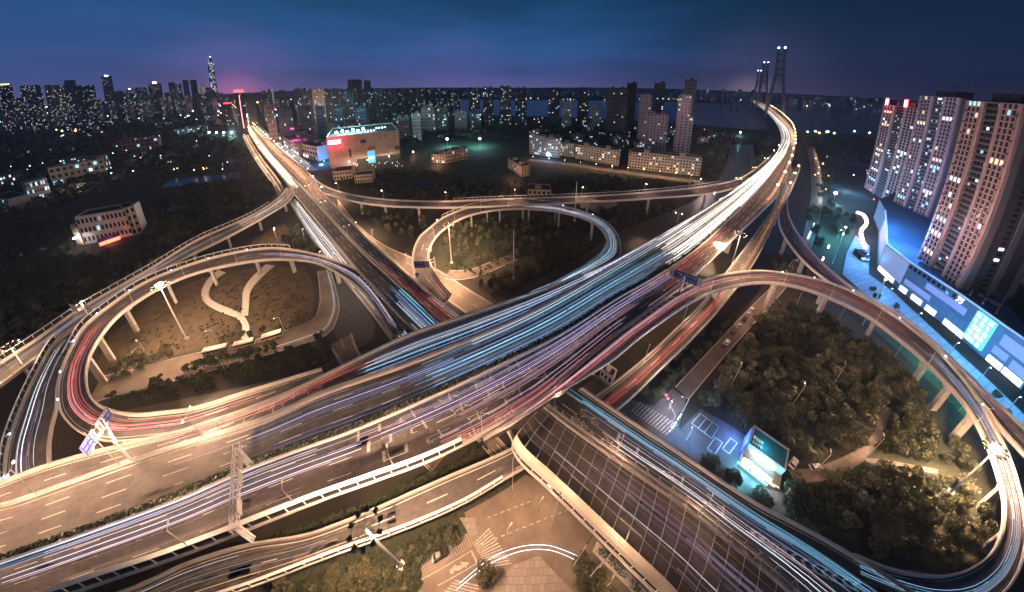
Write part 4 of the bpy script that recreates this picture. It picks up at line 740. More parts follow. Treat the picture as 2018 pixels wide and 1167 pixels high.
# traffic signals
def signal(label, base, tip, h, mcol=None):
    p = G(*base); q = G(*tip, h); t = thing('traffic_signal', label, 'traffic light', p); mb = MB(); mb.bar(p, (p.x, p.y, h), .14, 6); mb.bar((p.x, p.y, h), q, .09); mb.obj('mast_arm', STEEL, t)
    for k in (.7, .82, .92, 1.): c = Vector((p.x, p.y, h)).lerp(q, k); mb = MB(); mb.box(c, q - p, .9, .35, h - .5, h + .4); s = mb.obj('signal_head', DKST, t)
    if mcol:
        for k in (.82, 1.): c = Vector((p.x, p.y, h)).lerp(q, k); mb = MB(); mb.ball(c + Vector((0, 0, .55)), .4, 0); mb.obj('signal_light', mcol, t)
signal('traffic signal arm with four black heads over the tan junction', (1128, 1118), (1168, 1054), 6.5)
signal('traffic signal arm in front of the clipped island hedge', (1160, 1140), (1206, 1082), 5)
signal('long signal arm glowing red over the side street', (1322, 838), (1312, 780), 6.5, E_RED)
# ------------------------------------------------------------------ vehicles
def car(label, px, heading, col, group=None, z=.12, s=1.):
    p = G(*px, z); h = G(*heading, z) - p; a = math.atan2(h.y, h.x); t = thing('parked_car', label, 'car', p, group, a); t.scale = (s, s, s)
    body = MB(); st = [(-2.2, .45, .72, .80), (-2.1, .3, .9, .86), (-1.2, .25, .92, .9), (0, .25, .92, .9), (1.2, .25, .86, .9), (2.0, .3, .72, .84), (2.2, .42, .6, .7)]
    R = [[(x, -w, z0), (x, w, z0), (x, w, z1 - .12), (x, w * .9, z1), (x, -w * .9, z1), (x, -w, z1 - .12)] for x, z0, z1, w in st]
    for i, (r0, r1) in enumerate(zip(R, R[1:])): body.prism(r0, r1, 0, i == 0, i == len(R) - 2)
    body.obj('body', mat('car_paint_' + col[0], col[1], .3, .06, 3., spec=.6), t, local=True)
    g = MB(); g.prism([(-1.75, -.78, .9), (.95, -.78, .86), (.95, .78, .86), (-1.75, .78, .9)], [(-1.2, -.6, 1.4), (.25, -.6, 1.42), (.25, .6, 1.42), (-1.2, .6, 1.4)]); g.obj('window', GLSS, t, local=True)
    g = MB(); g.prism([(-1.25, -.62, 1.4), (.3, -.62, 1.42), (.3, .62, 1.42), (-1.25, .62, 1.4)], [(-1.1, -.56, 1.48), (.2, -.56, 1.49), (.2, .56, 1.49), (-1.1, .56, 1.48)]); g.obj('roof', mat('car_paint_' + col[0], col[1]), t, local=True)
    for x in (-1.35, 1.35):
        for y in (-.86, .86): g = MB(); g.bar((x, y - .1, .33), (x, y + .1, .33), .33, 12); g.obj('wheel', DKST, t, local=True)
    for y in (-.6, .6): g = MB(); g.box((2.18, y), (1, 0), .08, .3, .5, .64); g.obj('headlight', SWHITE, t, local=True)
    return t
WHP = ('white', (.75, .75, .75)); BKP = ('black', (.012, .012, .014)); SLP = ('silver', (.4, .4, .42)); RDP = ('red', (.3, .03, .03))
car('black car parked across the hatched strip at the bottom', (868, 1094), (886, 1083), BKP)
car('white saloon with sunroof parked on the brick path near the wood', (1606, 922), (1620, 920), WHP); car('white car tucked behind the glowing kiosk', (1563, 914), (1570, 903), WHP)
car('white van-like car parked in the dark yard at far left', (85, 493), (100, 491), WHP, s=1.25); car('small white car alone in the dark at far left', (42, 503), (46, 508), WHP)
for i, (px, c) in enumerate((((1432, 676), WHP), ((1426, 684), BKP), ((1445, 656), BKP), ((1456, 643), SLP), ((1467, 631), BKP), ((1474, 620), SLP), ((1481, 611), WHP))):
    car(['white car at the near end of the row on the side street', 'black car, last of the row on the side street, by the tree shadow', 'black car between white and silver ones in the side-street row', 'silver car fourth in the side-street row', 'black car beyond the silver one in the side-street row', 'silver car near the far end of the side-street row', 'white car at the far end of the side-street row'][i], px, (px[0] + 8, px[1] - 9), c, 'cars parked along the side street')
for i, px in enumerate(((1450, 470), (1462, 463), (1484, 424))): car('dark car standing under the trees between viaduct and slip road', px, (px[0] + 8, px[1] - 7), BKP, 'cars between viaduct and slip road')
def coach(label, a, b):
    p = (G(*a, .1) + G(*b, .1)) / 2; d = G(*b, .1) - G(*a, .1); L = min(max(d.length, 9), 13); t = thing('coach', label, 'bus', p, 'coaches parked in the bus street', math.atan2(d.y, d.x)); h = L / 2
    mb = MB(); mb.prism([(-h, -1.2, .45), (h, -1.2, .45), (h, 1.2, .45), (-h, 1.2, .45)], [(-h, -1.25, 1.7), (h, -1.25, 1.7), (h, 1.25, 1.7), (-h, 1.25, 1.7)]); mb.prism([(-h, -1.25, 2.65), (h - .2, -1.25, 2.65), (h - .2, 1.25, 2.65), (-h, 1.25, 2.65)], [(-h + .1, -1.1, 3.2), (h - .4, -1.1, 3.2), (h - .4, 1.1, 3.2), (-h + .1, 1.1, 3.2)]); mb.obj('body', mat('coach_cream', (.6, .52, .42), .4, .06, 1.), t, local=True)
    mb = MB(); mb.prism([(-h + .02, -1.22, 1.7), (h - .03, -1.22, 1.7), (h - .03, 1.22, 1.7), (-h + .02, 1.22, 1.7)], [(-h + .02, -1.22, 2.65), (h - .22, -1.22, 2.65), (h - .22, 1.22, 2.65), (-h + .02, 1.22, 2.65)]); mb.obj('window', GLSS, t, local=True)
    mb = MB(); mb.prism([(-h + .8, -.8, 3.2), (-h + 2.4, -.8, 3.2), (-h + 2.4, .8, 3.2), (-h + .8, .8, 3.2)], [(-h + 1, -.7, 3.4), (-h + 2.2, -.7, 3.4), (-h + 2.2, .7, 3.4), (-h + 1, .7, 3.4)]); mb.obj('roof_vent', CONP, t, local=True)
    for x in (-h + 2.2, h - 2.2):
        for y in (-1.15, 1.15): mb = MB(); mb.bar((x, y - .12, .5), (x, y + .12, .5), .5, 12); mb.obj('wheel', DKST, t, local=True)
coach('cream coach, leftmost and longest of three in the bus street', (404, 699), (452, 688)); coach('cream coach, middle one of three in the bus street', (466, 686), (502, 677)); coach('cream coach, nearest the yard of three in the bus street', (521, 671), (556, 660))
# ------------------------------------------------------------------ vegetation
def tree_proto(kind, h, r, n, mats, seed, zc=.62, flat=.8, tr=.16, leaf=.36):
    random.seed(seed); t = bpy.data.objects.new(kind, None); mb = MB(); mb.bar((0, 0, 0), (0, 0, h * .55), tr, 6, 0, tr * .6)
    cl = []
    for _ in range(13):
        a = RU(0, 6.28); q = RU(.15, 1) ** .6; zz = RU(-1, 1); c = Vector((math.cos(a) * r * .72 * q, math.sin(a) * r * .72 * q, h * zc + zz * h * (1 - zc) * flat * math.sqrt(max(0, 1 - q * q * .6)))); cl.append((c, r * RU(.26, .5)))
    for c, s in cl[:7]: mb.bar((0, 0, h * RU(.3, .5)), c, tr * .4, 4, 0, .03)
    cr = MB()
    for c, s in cl:
        m = random.choice((0, 0, 1, 1, 2))
        for _ in range(n):
            d = Vector((RU(-1, 1), RU(-1, 1), RU(-.7, 1))); d = d.normalized() * s * RU(.45, 1.05) ** .7; leafquad(cr, c + d, leaf * RU(.6, 1.3), m if RN() < .8 else min(2, m + 1))
    return kind, mb, cr, mats
PROTO = {}
def proto(key, *a, **k):
    kind, mb, cr, mats = tree_proto(*a, **k); tm = bpy.data.meshes.new('trunk'); tm.from_pydata(mb.v, [], mb.f); tm.materials.append(BARK); cm = bpy.data.meshes.new('crown'); cm.from_pydata(cr.v, [], cr.f)
    for m in mats: cm.materials.append(m)
    cm.polygons.foreach_set('material_index', cr.m); PROTO[key] = (kind, tm, cm)
D, M_, O_, PL = LEAF
for i in range(4): proto('wood%d' % i, 'broadleaf_tree', 8.5, 3.6, 60, (D, M_, O_), 11 + i)
for i in range(3): proto('pale%d' % i, 'bushy_tree', 5.5, 2.8, 48, (M_, O_, PL), 31 + i, leaf=.3)
for i in range(2): proto('dark%d' % i, 'hedge_tree', 8., 2.6, 50, (D, D, M_), 41 + i, zc=.55, flat=1.)
proto('wood4', 'broadleaf_tree', 11., 3.0, 64, (D, O_, PL), 21, zc=.6, flat=1.); proto('wood5', 'broadleaf_tree', 7., 4.4, 70, (D, D, O_), 22, flat=.6); proto('wood6', 'broadleaf_tree', 6., 2.2, 44, (M_, PL, PL), 23)
proto('round', 'street_tree', 5.2, 1.9, 46, (D, M_, M_), 51, leaf=.26); proto('shrub', 'shrub', 2.2, 1.5, 30, (M_, O_, PL), 61, zc=.5, leaf=.2); proto('bigshrub', 'bushy_tree', 4.6, 2.9, 60, (M_, O_, O_), 62, zc=.5, leaf=.26)
def palm():
    mb = MB(); mb.bar((0, 0, 0), (0, 0, 5), .2, 6, 0, .14); cr = MB(); random.seed(71)
    for i in range(22):
        a = 2 * math.pi * i / 22 + RU(-.1, .1); e = RU(-.1, .9); P = [Vector((math.cos(a) * r_, math.sin(a) * r_, 5 + e * r_ - .22 * r_ * r_)) for r_ in (0, 1, 2, 3)]; w = Vector((-math.sin(a), math.cos(a), 0))
        for k in range(3): ww = (.2, .3, .2, .03); cr.face((P[k] - w * ww[k], P[k + 1] - w * ww[k + 1], P[k + 1] + w * ww[k + 1], P[k] + w * ww[k]), RN() > .6)
    tm = bpy.data.meshes.new('trunk'); tm.from_pydata(mb.v, [], mb.f); tm.materials.append(BARK); cm = bpy.data.meshes.new('crown'); cm.from_pydata(cr.v, [], cr.f); cm.materials.append(D); cm.materials.append(M_); cm.polygons.foreach_set('material_index', [int(x) for x in cr.m]); PROTO['palm'] = ('palm_tree', tm, cm)
palm()
def plant(key, p, label, group, s=1., cat='tree'):
    kind, tm, cm = PROTO[key]; t = thing(kind, label, cat, p, group, RU(0, 6.28)); t.scale = (s * RU(.9, 1.1), s * RU(.9, 1.1), s * RU(.85, 1.15))
    for n, me in (('trunk', tm), ('crown', cm)): o = bpy.data.objects.new(n, me); COL.objects.link(o); o.parent = t
def inside(x, y, P):
    c = False
    for (x0, y0), (x1, y1) in zip(P, P[1:] + P[:1]):
        if (y0 > y) != (y1 > y) and x < (x1 - x0) * (y - y0) / (y1 - y0) + x0: c = not c
    return c
def wood(keys, poly, dist, n, label, group, s=(.8, 1.2), avoid=(), cat='tree'):
    W_ = [G(*p) for p in poly]; Q = [(p.x, p.y) for p in W_]; xs = [q[0] for q in Q]; ys = [q[1] for q in Q]; got = []; A = [([(G(*p).x, G(*p).y) for p in a]) for a in avoid]
    for _ in range(n * 60):
        if len(got) >= n: break
        x, y = RU(min(xs), max(xs)), RU(min(ys), max(ys))
        if not inside(x, y, Q) or any(inside(x, y, a) for a in A): continue
        if any((x - a) ** 2 + (y - b) ** 2 < dist ** 2 for a, b in got): continue
        got.append((x, y)); plant(random.choice(keys), Vector((x, y, 0)), label, group, RU(*s), cat)
def far_wood(poly, n, h, name, label, s=1.3, avoid=()):
    AV = [[(q.x, q.y) for q in r.L] + [(q.x, q.y) for q in reversed(r.R)] for r in avoid]
    Q = [G(*p) for p in poly]; Q = [(p.x, p.y) for p in Q]; xs = [q[0] for q in Q]; ys = [q[1] for q in Q]; mb = MB(); c = 0; k = 0
    while c < n and k < n * 30:
        k += 1; x, y = RU(min(xs), max(xs)), RU(min(ys), max(ys))
        if not inside(x, y, Q) or any(inside(x, y, a) for a in AV): continue
        c += 1; hh = h * RU(.6, 1.2); r = hh * RU(.4, .6)
        for _ in range(26): a = RU(0, 6.28); q = RU(0, 1) ** .5; leafquad(mb, (x + math.cos(a) * r * q, y + math.sin(a) * r * q, hh * (.35 + .65 * math.sqrt(1 - q * q * .9)) * RU(.75, 1.05)), s * RU(.6, 1.3), random.choice((0, 0, 1)))
    tag(mb.obj(name, LEAF), label, 'woodland', kind='stuff')
random.seed(99)
PATHA = [(1540, 915), (1600, 915), (1650, 900), (1690, 880), (1712, 850), (1728, 800), (1752, 800), (1745, 850), (1725, 880), (1690, 910), (1760, 900), (1850, 920), (1850, 940), (1780, 930), (1700, 925), (1670, 940), (1620, 958), (1540, 960)]
wood(['wood0', 'wood1', 'wood2', 'wood3', 'wood4', 'wood5', 'wood5', 'wood6'], [(1470, 690), (1500, 630), (1540, 610), (1600, 620), (1700, 680), (1790, 760), (1830, 830), (1740, 830), (1700, 870), (1640, 900), (1580, 905), (1555, 860), (1470, 830), (1400, 800), (1430, 740)], 4.6, 112, 'broadleaf tree crowded into the dark wood above the brick path', 'trees of the dark wood', (.7, 1.15), [PATHA])
wood(['wood0', 'wood2', 'wood4', 'wood1', 'wood5', 'wood6'], [(1560, 970), (1640, 962), (1710, 930), (1850, 940), (1900, 960), (1930, 1010), (1925, 1060), (1870, 1110), (1780, 1110), (1680, 1070), (1600, 1030), (1550, 1005)], 4.3, 76, 'broadleaf tree in the wood filling the lower part of the right loop', 'trees of the lower loop wood', (.6, 1.05), [PATHA])
wood(['wood0', 'dark0'], [(1720, 870), (1760, 840), (1840, 850), (1890, 890), (1900, 930), (1850, 915), (1760, 900), (1735, 895)], 4.6, 20, 'tree between the brick path and the right loop piers', 'trees beside the loop piers', (.6, .9))
for x, y in ((1440, 818), (1460, 838), (1455, 805), (1500, 840), (1515, 822), (1570, 880), (1585, 905), (1540, 870)): plant('palm', G(x, y), 'dark palm with drooping fronds behind the parking bays', 'palms behind the parking bays', RU(.9, 1.2), 'palm tree')
wood(['pale0', 'pale1', 'pale2'], [(872, 470), (905, 448), (960, 432), (1040, 430), (1110, 440), (1140, 460), (1080, 490), (1010, 510), (960, 545), (905, 535), (880, 515)], 3.9, 74, 'pale bushy tree inside the middle loop', 'trees inside the middle loop', (.65, 1.1))
far_wood([(866, 472), (905, 444), (1000, 424), (1100, 428), (1145, 455), (1080, 495), (1010, 515), (960, 550), (905, 540), (870, 520)], 380, 1.6, 'undergrowth', 'olive undergrowth between the trees of the middle loop', .4)
wood(['dark0', 'dark1', 'wood1'], [(935, 570), (985, 545), (1060, 510), (1150, 470), (1165, 490), (1110, 525), (1040, 560), (980, 590)], 4.2, 34, 'dense dark tree in the belt along the canal', 'trees of the canal belt', (.6, 1.0))
wood(['pale0', 'dark1', 'wood0'], [(700, 418), (780, 424), (850, 425), (860, 436), (830, 460), (800, 480), (770, 470), (730, 440)], 6., 24, 'dark tree between the link ramp and the tan frontage road', 'trees under the link ramp', (.8, 1.2))
wood(['dark0', 'wood1', 'dark1'], [(1170, 425), (1260, 412), (1320, 405), (1330, 420), (1250, 440), (1235, 455), (1190, 440)], 6., 20, 'dark tree on the canal bank under the link ramp', 'trees on the canal bank', (.8, 1.1))
wood(['dark0', 'dark1'], [(215, 800), (300, 765), (400, 745), (520, 712), (600, 690), (640, 668), (650, 690), (640, 715), (520, 742), (400, 768), (260, 800)], 3.4, 64, 'tall dark tree packed into the long hedge wall beside the canal', 'trees of the canal hedge wall', (.62, .95))
for i in range(12): x = 372 + i * 15.5; plant('round', G(x, 733 - (x - 372) * .253), 'small round street tree lining the bus street', 'round street trees', RU(.8, 1.05))
wood(['wood0', 'dark0', 'wood2'], [(560, 470), (585, 455), (600, 470), (625, 495), (628, 510), (590, 505), (565, 490)], 3.4, 12, 'dark tree beside the bright frontage road', 'trees beside the bright frontage road', (.8, 1.1))
wood(['wood0', 'dark1'], [(500, 340), (520, 345), (545, 375), (540, 395), (515, 385)], 7., 9, 'tree in the dark clump beside the far avenue', 'trees beside the far avenue', (.9, 1.3))
wood(['pale0', 'pale1', 'shrub'], [(215, 735), (260, 708), (330, 690), (360, 690), (300, 725), (230, 750)], 4., 14, 'pale shrubby tree under the left loop beside the bus street', 'shrubs under the left loop', (.7, 1.1))
wood(['pale1', 'round'], [(430, 668), (560, 640), (600, 628), (600, 640), (500, 668), (430, 682)], 4., 12, 'small pale tree on the verge behind the coaches', 'trees behind the coaches', (.6, .9))
wood(['wood0', 'dark1', 'wood2'], [(290, 450), (350, 440), (380, 470), (340, 500), (300, 480)], 5., 14, 'dark tree right of the white building', 'trees beside the white building', (.9, 1.3))
wood(['wood1', 'dark0'], [(60, 540), (200, 500), (280, 510), (240, 560), (120, 640), (0, 690), (0, 600)], 9., 26, 'barely lit tree on the dark land left of the west ramp', 'trees left of the west ramp', (.6, 1.))
wood(['bigshrub', 'bigshrub', 'shrub'], [(560, 1167), (700, 1120), (780, 1130), (820, 1167), (700, 1190), (600, 1190)], 2.6, 22, 'bushy shrub on the dark verge below the slip road', 'shrubs below the slip road', (.6, 1.), cat='shrub')
wood(['shrub', 'bigshrub'], [(780, 1090), (900, 1030), (915, 1045), (830, 1105)], 2.8, 14, 'rounded shrub in the bed beside the hatched strip', 'shrubs beside the hatched strip', (.5, .8), cat='shrub')
far_wood([(540, 1052), (600, 1038), (730, 988), (830, 938), (868, 925), (905, 905), (930, 880), (955, 872), (960, 885), (860, 945), (740, 1000), (620, 1050), (540, 1072)], 420, .8, 'ground_cover', 'dark clipped ground cover between the highest viaduct and the slip road', .3)
far_wood([(560, 1167), (640, 1120), (740, 1090), (880, 1035), (910, 1040), (830, 1110), (826, 1167), (700, 1200)], 420, .8, 'ground_cover', 'dark ground cover on the verge below the slip road', .3)
plant('bigshrub', G(957, 1134), 'solitary dark tree growing beside the lower zebra crossing', None, 1.0)
for x, y in ((1146, 1118), (1168, 1136), (1150, 1158), (1190, 1155)): plant('bigshrub', G(x, y), 'street tree in the traffic island at the bottom', 'traffic island trees', .95)
def hedge_island(px, label):
    P = [G(*p) for p in px]; t = thing('island_hedge', label, 'hedge', P[0]); mb = MB(); lf = MB()
    for a, b in zip(P, P[1:]):
        n = int((b - a).length / .16)
        for i in range(n):
            c = a.lerp(b, i / n)
            for _ in range(7): an = RU(0, 6.28); r_ = 1.15 * RU(0, 1) ** .5; leafquad(lf, c + Vector((math.cos(an) * r_, math.sin(an) * r_, RU(.3, 1.35))), RU(.12, .24), random.choice((0, 1, 1, 2)))
    lf.obj('foliage', LEAF, t); mb.bar(P[0] + Vector((0, 0, .05)), P[-1] + Vector((0, 0, .05)), 1.5, 4); 
    k = MB(); d = (P[-1] - P[0]).normalized(); c = (P[0] + P[-1]) / 2; k.box(c, d, (P[-1] - P[0]).length + 2.6, 2.6, -.05, .16); k.obj('kerb', CONP, t)
hedge_island([(1180, 1085), (1205, 1105), (1230, 1135)], 'clipped oblong hedge on a traffic island beside the ribbed canopy'); hedge_island([(1245, 1150), (1262, 1170)], 'second clipped hedge further along beside the ribbed canopy')
for i in range(17): x = 1290 + i * 9.6; plant('round', G(x, 782 - (x - 1290) * .99 + (6 if i % 2 else 0)), 'small tree in the row between slip road and side street', 'trees between slip road and side street', RU(.7, 1.0))
wood(['dark0', 'wood1'], [(1225, 770), (1300, 700), (1380, 620), (1400, 630), (1330, 720), (1270, 780)], 4.2, 18, 'dark tree on the bank between slip road and side street', 'trees on the slip road bank', (.6, .9))
wood(['wood2', 'pale1'], [(1370, 790), (1440, 720), (1500, 650), (1510, 660), (1450, 745), (1400, 800)], 4.4, 18, 'tree on the pavement between side street and wood', 'trees along the side street', (.6, .9))
wood(['wood0', 'dark1', 'wood3'], [(1510, 520), (1560, 500), (1620, 560), (1600, 580), (1540, 560)], 4.5, 16, 'tree filling the triangle between the east ramp and the right loop', 'trees between the ramps', (.7, 1.))
wood(['wood0', 'wood1'], [(1590, 430), (1620, 340), (1640, 340), (1640, 420), (1600, 470), (1620, 500), (1590, 490)], 5.5, 24, 'green-tinged tree between the side street and the plaza lawn', 'trees beside the plaza lawn', (.8, 1.2))
wood(['dark0', 'wood1'], [(1625, 420), (1690, 420), (1690, 450), (1660, 470), (1630, 455)], 5., 12, 'dark tree on the plaza lawn', 'trees on the plaza lawn', (.8, 1.2))
wood(['round'], [(1700, 560), (1760, 605), (1830, 670), (1900, 730), (1990, 820), (1980, 835), (1890, 745), (1750, 615), (1695, 575)], 7., 22, 'small dark tree on the edge of the blue-lit plaza', 'plaza edge trees', (.7, 1.1))
for x, y in ((1395, 918), (1440, 943), (1495, 985)): plant('bigshrub', G(x, y), 'dark leafy tree between the lower highway and the glowing kiosk', 'trees beside the kiosk forecourt', 1.05)
far_wood([(0, 300), (200, 280), (420, 262), (480, 290), (500, 330), (300, 350), (150, 400), (0, 450)], 1500, 8, 'woodland', 'unlit tree cover between the campus blocks at the left', 1.6)
far_wood([(0, 262), (300, 240), (440, 225), (455, 245), (420, 262), (200, 280), (0, 300)], 420, 12, 'woodland', 'dark tree belt before the left skyline', 3.)
far_wood([(480, 380), (500, 400), (420, 430), (330, 400), (300, 380), (400, 366), (470, 356)], 420, 6, 'woodland', 'dark trees below the pond at the left', 1.1)
far_wood([(800, 262), (1000, 262), (1040, 280), (1000, 275), (880, 272), (800, 290)], 160, 9, 'woodland', 'teal-lit trees behind the floodlit sports field', 2.)
far_wood([(1000, 250), (1400, 262), (1410, 300), (1240, 292), (1040, 268)], 330, 9, 'woodland', 'dark tree cover below the riverside towers', 2.4)
far_wood([(1390, 300), (1430, 262), (1440, 270), (1425, 330), (1405, 350), (1385, 340)], 120, 10, 'woodland', 'warm-lit tree line beside the upper canal', 1.6)
far_wood([(1488, 300), (1510, 270), (1530, 280), (1500, 330), (1480, 350)], 60, 8, 'woodland', 'trees between the canal and the bridge approach', 1.4)
far_wood([(1600, 268), (1720, 275), (1712, 330), (1640, 330), (1610, 300)], 240, 9, 'woodland', 'dark riverside trees left of the tall right-hand towers', 1.8)
far_wood([(640, 350), (800, 330), (1000, 355), (1200, 345), (1380, 362), (1200, 380), (1040, 384), (870, 392), (700, 388)], 700, 2.2, 'woodland', 'low scrub on the dark clearing behind the link ramp', 1.)
far_wood([(0, 450), (140, 420), (150, 500), (300, 500), (290, 560), (200, 600), (0, 720)], 620, 3., 'scrub', 'dark scrub and rubble mounds left of the west ramp', .7)
far_wood([(300, 400), (520, 398), (500, 425), (380, 470), (300, 520), (290, 460)], 260, 4, 'scrub', 'dark scrub beside the west ramp', .8)
far_wood([(1240, 300), (1400, 300), (1385, 345), (1240, 330)], 120, 7, 'woodland', 'dark courtyard trees behind the long balcony blocks', 1.6)
far_wood([(205, 755), (230, 700), (320, 610), (420, 560), (600, 530), (612, 620), (500, 655), (360, 690), (260, 730)], 260, .8, 'tussock', 'scattered tussocks on the brown grass inside the left loop', .3, (sG1, sG2, sBus))
# ------------------------------------------------------------------ buildings
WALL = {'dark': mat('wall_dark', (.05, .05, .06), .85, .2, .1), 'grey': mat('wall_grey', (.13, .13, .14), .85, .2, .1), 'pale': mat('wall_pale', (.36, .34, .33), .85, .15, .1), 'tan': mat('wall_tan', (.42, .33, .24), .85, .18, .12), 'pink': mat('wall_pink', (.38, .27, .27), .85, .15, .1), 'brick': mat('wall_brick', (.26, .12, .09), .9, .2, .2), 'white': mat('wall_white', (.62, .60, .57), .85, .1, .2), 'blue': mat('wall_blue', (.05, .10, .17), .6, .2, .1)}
ROOF = mat('roof_dark', (.045, .043, .045), .95, .3, .4)
def block(name, label, cat, A, B, h, depth, wall='dark', floors=0, bays=0, lit=.25, group=None, wcol=(0, 1, 1, 2, 3), roofh=True, indiv=True, slabs=False, z0=0., sidebays=0, par=.9, wsize=(.55, .5), crown=None):
    "A, B: feet of the front wall as seen, left and right"
    A = Vector((A[0], A[1], z0)); B = Vector((B[0], B[1], z0)); u = (B - A); w = u.length; u.normalize(); n = Vector((u.y, -u.x, 0))
    if n.dot(-A) < 0: n = -n
    t = thing(name, label, cat, (A + B) / 2, group); o = t.matrix_basis.translation; c = (A + B) / 2 - n * depth / 2
    mb = MB(); mb.box(c, u, w, depth, z0 - .3, z0 + h); mb.obj('wall', WALL[wall], t)
    mb = MB(); r = [c + u * a * (w / 2 - .0) + n * b * (depth / 2) for a, b in ((-1, -1), (1, -1), (1, 1), (-1, 1))]; ri = [c + u * a * (w / 2 - .35) + n * b * (depth / 2 - .35) for a, b in ((-1, -1), (1, -1), (1, 1), (-1, 1))]
    for i in range(4):
        j = (i + 1) % 4; q = [r[i], r[j], ri[j], ri[i]]; mb.prism([(p.x, p.y, z0 + h) for p in q], [(p.x, p.y, z0 + h + par) for p in q])
    mb.obj('parapet', WALL[wall], t); mb = MB(); mb.face([(p.x, p.y, z0 + h + .05) for p in ri]); mb.obj('roof', ROOF, t)
    if roofh:
        for k in range(1 + int(w > 30)): mb = MB(); cc = c + u * w * (RU(-.3, .3) if w < 30 else (-.25 + .5 * k)); mb.box(cc, u, min(w * .3, 7), min(depth * .45, 6), z0 + h + .06, z0 + h + min(4.5, h * .12 + 1.5)); mb.obj('stair_house', WALL[wall], t)
    if floors:
        fh = h / floors; cells = [];
        for f_ in range(floors):
            for b in range(bays): cells.append((A + u * w * (b + .5) / bays + n * .06 + Vector((0, 0, fh * (f_ + .55))), u, w / bays, RN() < lit))
        for sd in (0, 1):
            if not sidebays: break
            P = A if sd == 0 else B; nn = -u if sd == 0 else u
            if nn.dot(-P) < 0: continue
            for f_ in range(floors):
                for b in range(sidebays): cells.append((P - n * depth * (b + .5) / sidebays + nn * .06 + Vector((0, 0, fh * (f_ + .55))), n, depth / sidebays, RN() < lit * .7))
        ww = lambda cw: cw * wsize[0]; litc = [x for x in cells if x[3]]; drk = [x for x in cells if not x[3]]
        Q = lambda x: [x[0] + x[1] * a * ww(x[2]) / 2 + Vector((0, 0, b * fh * wsize[1] / 2)) for a, b in ((-1, -1), (1, -1), (1, 1), (-1, 1))]
        use = 0
        if indiv and len(cells) <= 100:
            for x in cells: mb = MB(); q = Q(x); f0 = [p + (p - x[0]) * .12 - (x[0] - x[0]) for p in q]; mb.face(q); mb.obj('window', WIN[random.choice(wcol)] if x[3] else GLSS, t)
        else:
            if litc:
                if indiv and len(litc) <= 70:
                    for x in litc: mb = MB(); mb.face(Q(x)); mb.obj('lit_window', WIN[random.choice(wcol)], t)
                else:
                    mb = MB(); [mb.face(Q(x), random.choice(wcol)) for x in litc]; mb.obj('lit_windows', WIN, t)['kind'] = 'stuff'
            mb = MB(); [mb.face(Q(x)) for x in drk]
            if mb.f: mb.obj('dark_windows', GLSS, t)['kind'] = 'stuff'
    if slabs and floors:
        mb = MB()
        for f_ in range(1, floors + 1): z = z0 + h * f_ / floors; mb.box((A + B) / 2 + n * .25, u, w * .98, .8, z - .55, z - .05)
        mb.obj('balcony_slabs', WALL[slabs if isinstance(slabs, str) else wall], t)
    if crown:
        mb = MB(); mb.box(c, u, w * crown[1], depth * crown[1], z0 + h + par, z0 + h + par + crown[2]); mb.obj('crown', crown[0], t)
    return t, A, B, u, n
def bpx(name, label, cat, bl, br, top, depth, *a, z0=0., **k):
    A = G(*bl, z0); B = G(*br, z0); h = ZFOR(A, top) - z0; return block(name, label, cat, A, B, h, depth, *a, z0=z0, **k)
def far(label, xl, xr, ytop, D, wall='dark', lit=.2, floors=None, bays=None, group=None, depth=None, cat='tower', name='tower_block', wcol=(0, 1, 1, 2, 3), **k):
    "a distant block: bearing from the photograph, D metres away"
    dl = ray(xl, ytop); dr = ray(xr, ytop); dm = ray((xl + xr) / 2, ytop); hl = math.hypot(dm.x, dm.y); h = CH + D * dm.z / hl
    A = Vector((dl.x, dl.y, 0)).normalized() * D; B = Vector((dr.x, dr.y, 0)).normalized() * D; w = (B - A).length
    return block(name, label, cat, A, B, max(h, 8), depth or w * .8, wall, floors or max(3, int(h / 4.6)), min(16, bays or max(2, int(w / 5))), lit * .6, group, wcol, indiv=False, sidebays=2, wsize=(.42, .42), **k)
random.seed(5)
# --- skyline, left
far('round-topped brown tower with a glowing crown at the left edge', -12, 24, 168, 2400, 'brick', .2, crown=(glow('crown_orange', (1, .45, .2), 4), .7, 6))
far('pale slab tower, left of the twin pair at far left', 38, 82, 169, 2160, 'grey', .3); far('pale slab tower, right of the twin pair at far left', 86, 128, 168, 2160, 'pink', .28)
far('short dark block between the twin slabs and the square tower', 129, 143, 184, 2160, 'dark', .3); far('square dark tower standing alone right of the twin slabs', 147, 186, 169, 2160, 'dark', .22)
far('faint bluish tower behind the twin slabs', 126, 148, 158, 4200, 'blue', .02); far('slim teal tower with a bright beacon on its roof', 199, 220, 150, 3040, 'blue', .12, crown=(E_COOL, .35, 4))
far('low block just right of the beacon tower', 222, 245, 180, 3200, 'grey', .3); far('dark block with bright roof lamps left of the brown tower', 247, 263, 176, 2880, 'dark', .35, crown=(E_WARM, .2, 3)); far('wide dark block with scattered lights beside the brown tower', 265, 290, 173, 2720, 'dark', .3)
far('brown stepped tower with a glowing tip left of the dark cluster', 291, 318, 165, 2720, 'brick', .15, crown=(glow('crown_cream', (1, .75, .5), 5), .3, 14))
far('grey stepped tower opening the dark cluster left of the tallest spire', 331, 344, 163, 3040, 'dark', .12); far('wide lower tower in the dark cluster left of the tallest spire', 345, 358, 166, 3040, 'blue', .3); far('left one of two equal dark towers before the yellow-banded block', 359, 371, 158, 3040, 'dark', .05); far('right one of two equal dark towers before the yellow-banded block', 374, 387, 158, 3040, 'dark', .05)
far('block with warm lit bands left of the tallest spire', 389, 402, 168, 3200, 'tan', .8, wcol=(0, 0, 1)); far('faint block at the foot of the tallest spire', 404, 414, 173, 2600, 'blue', .1)
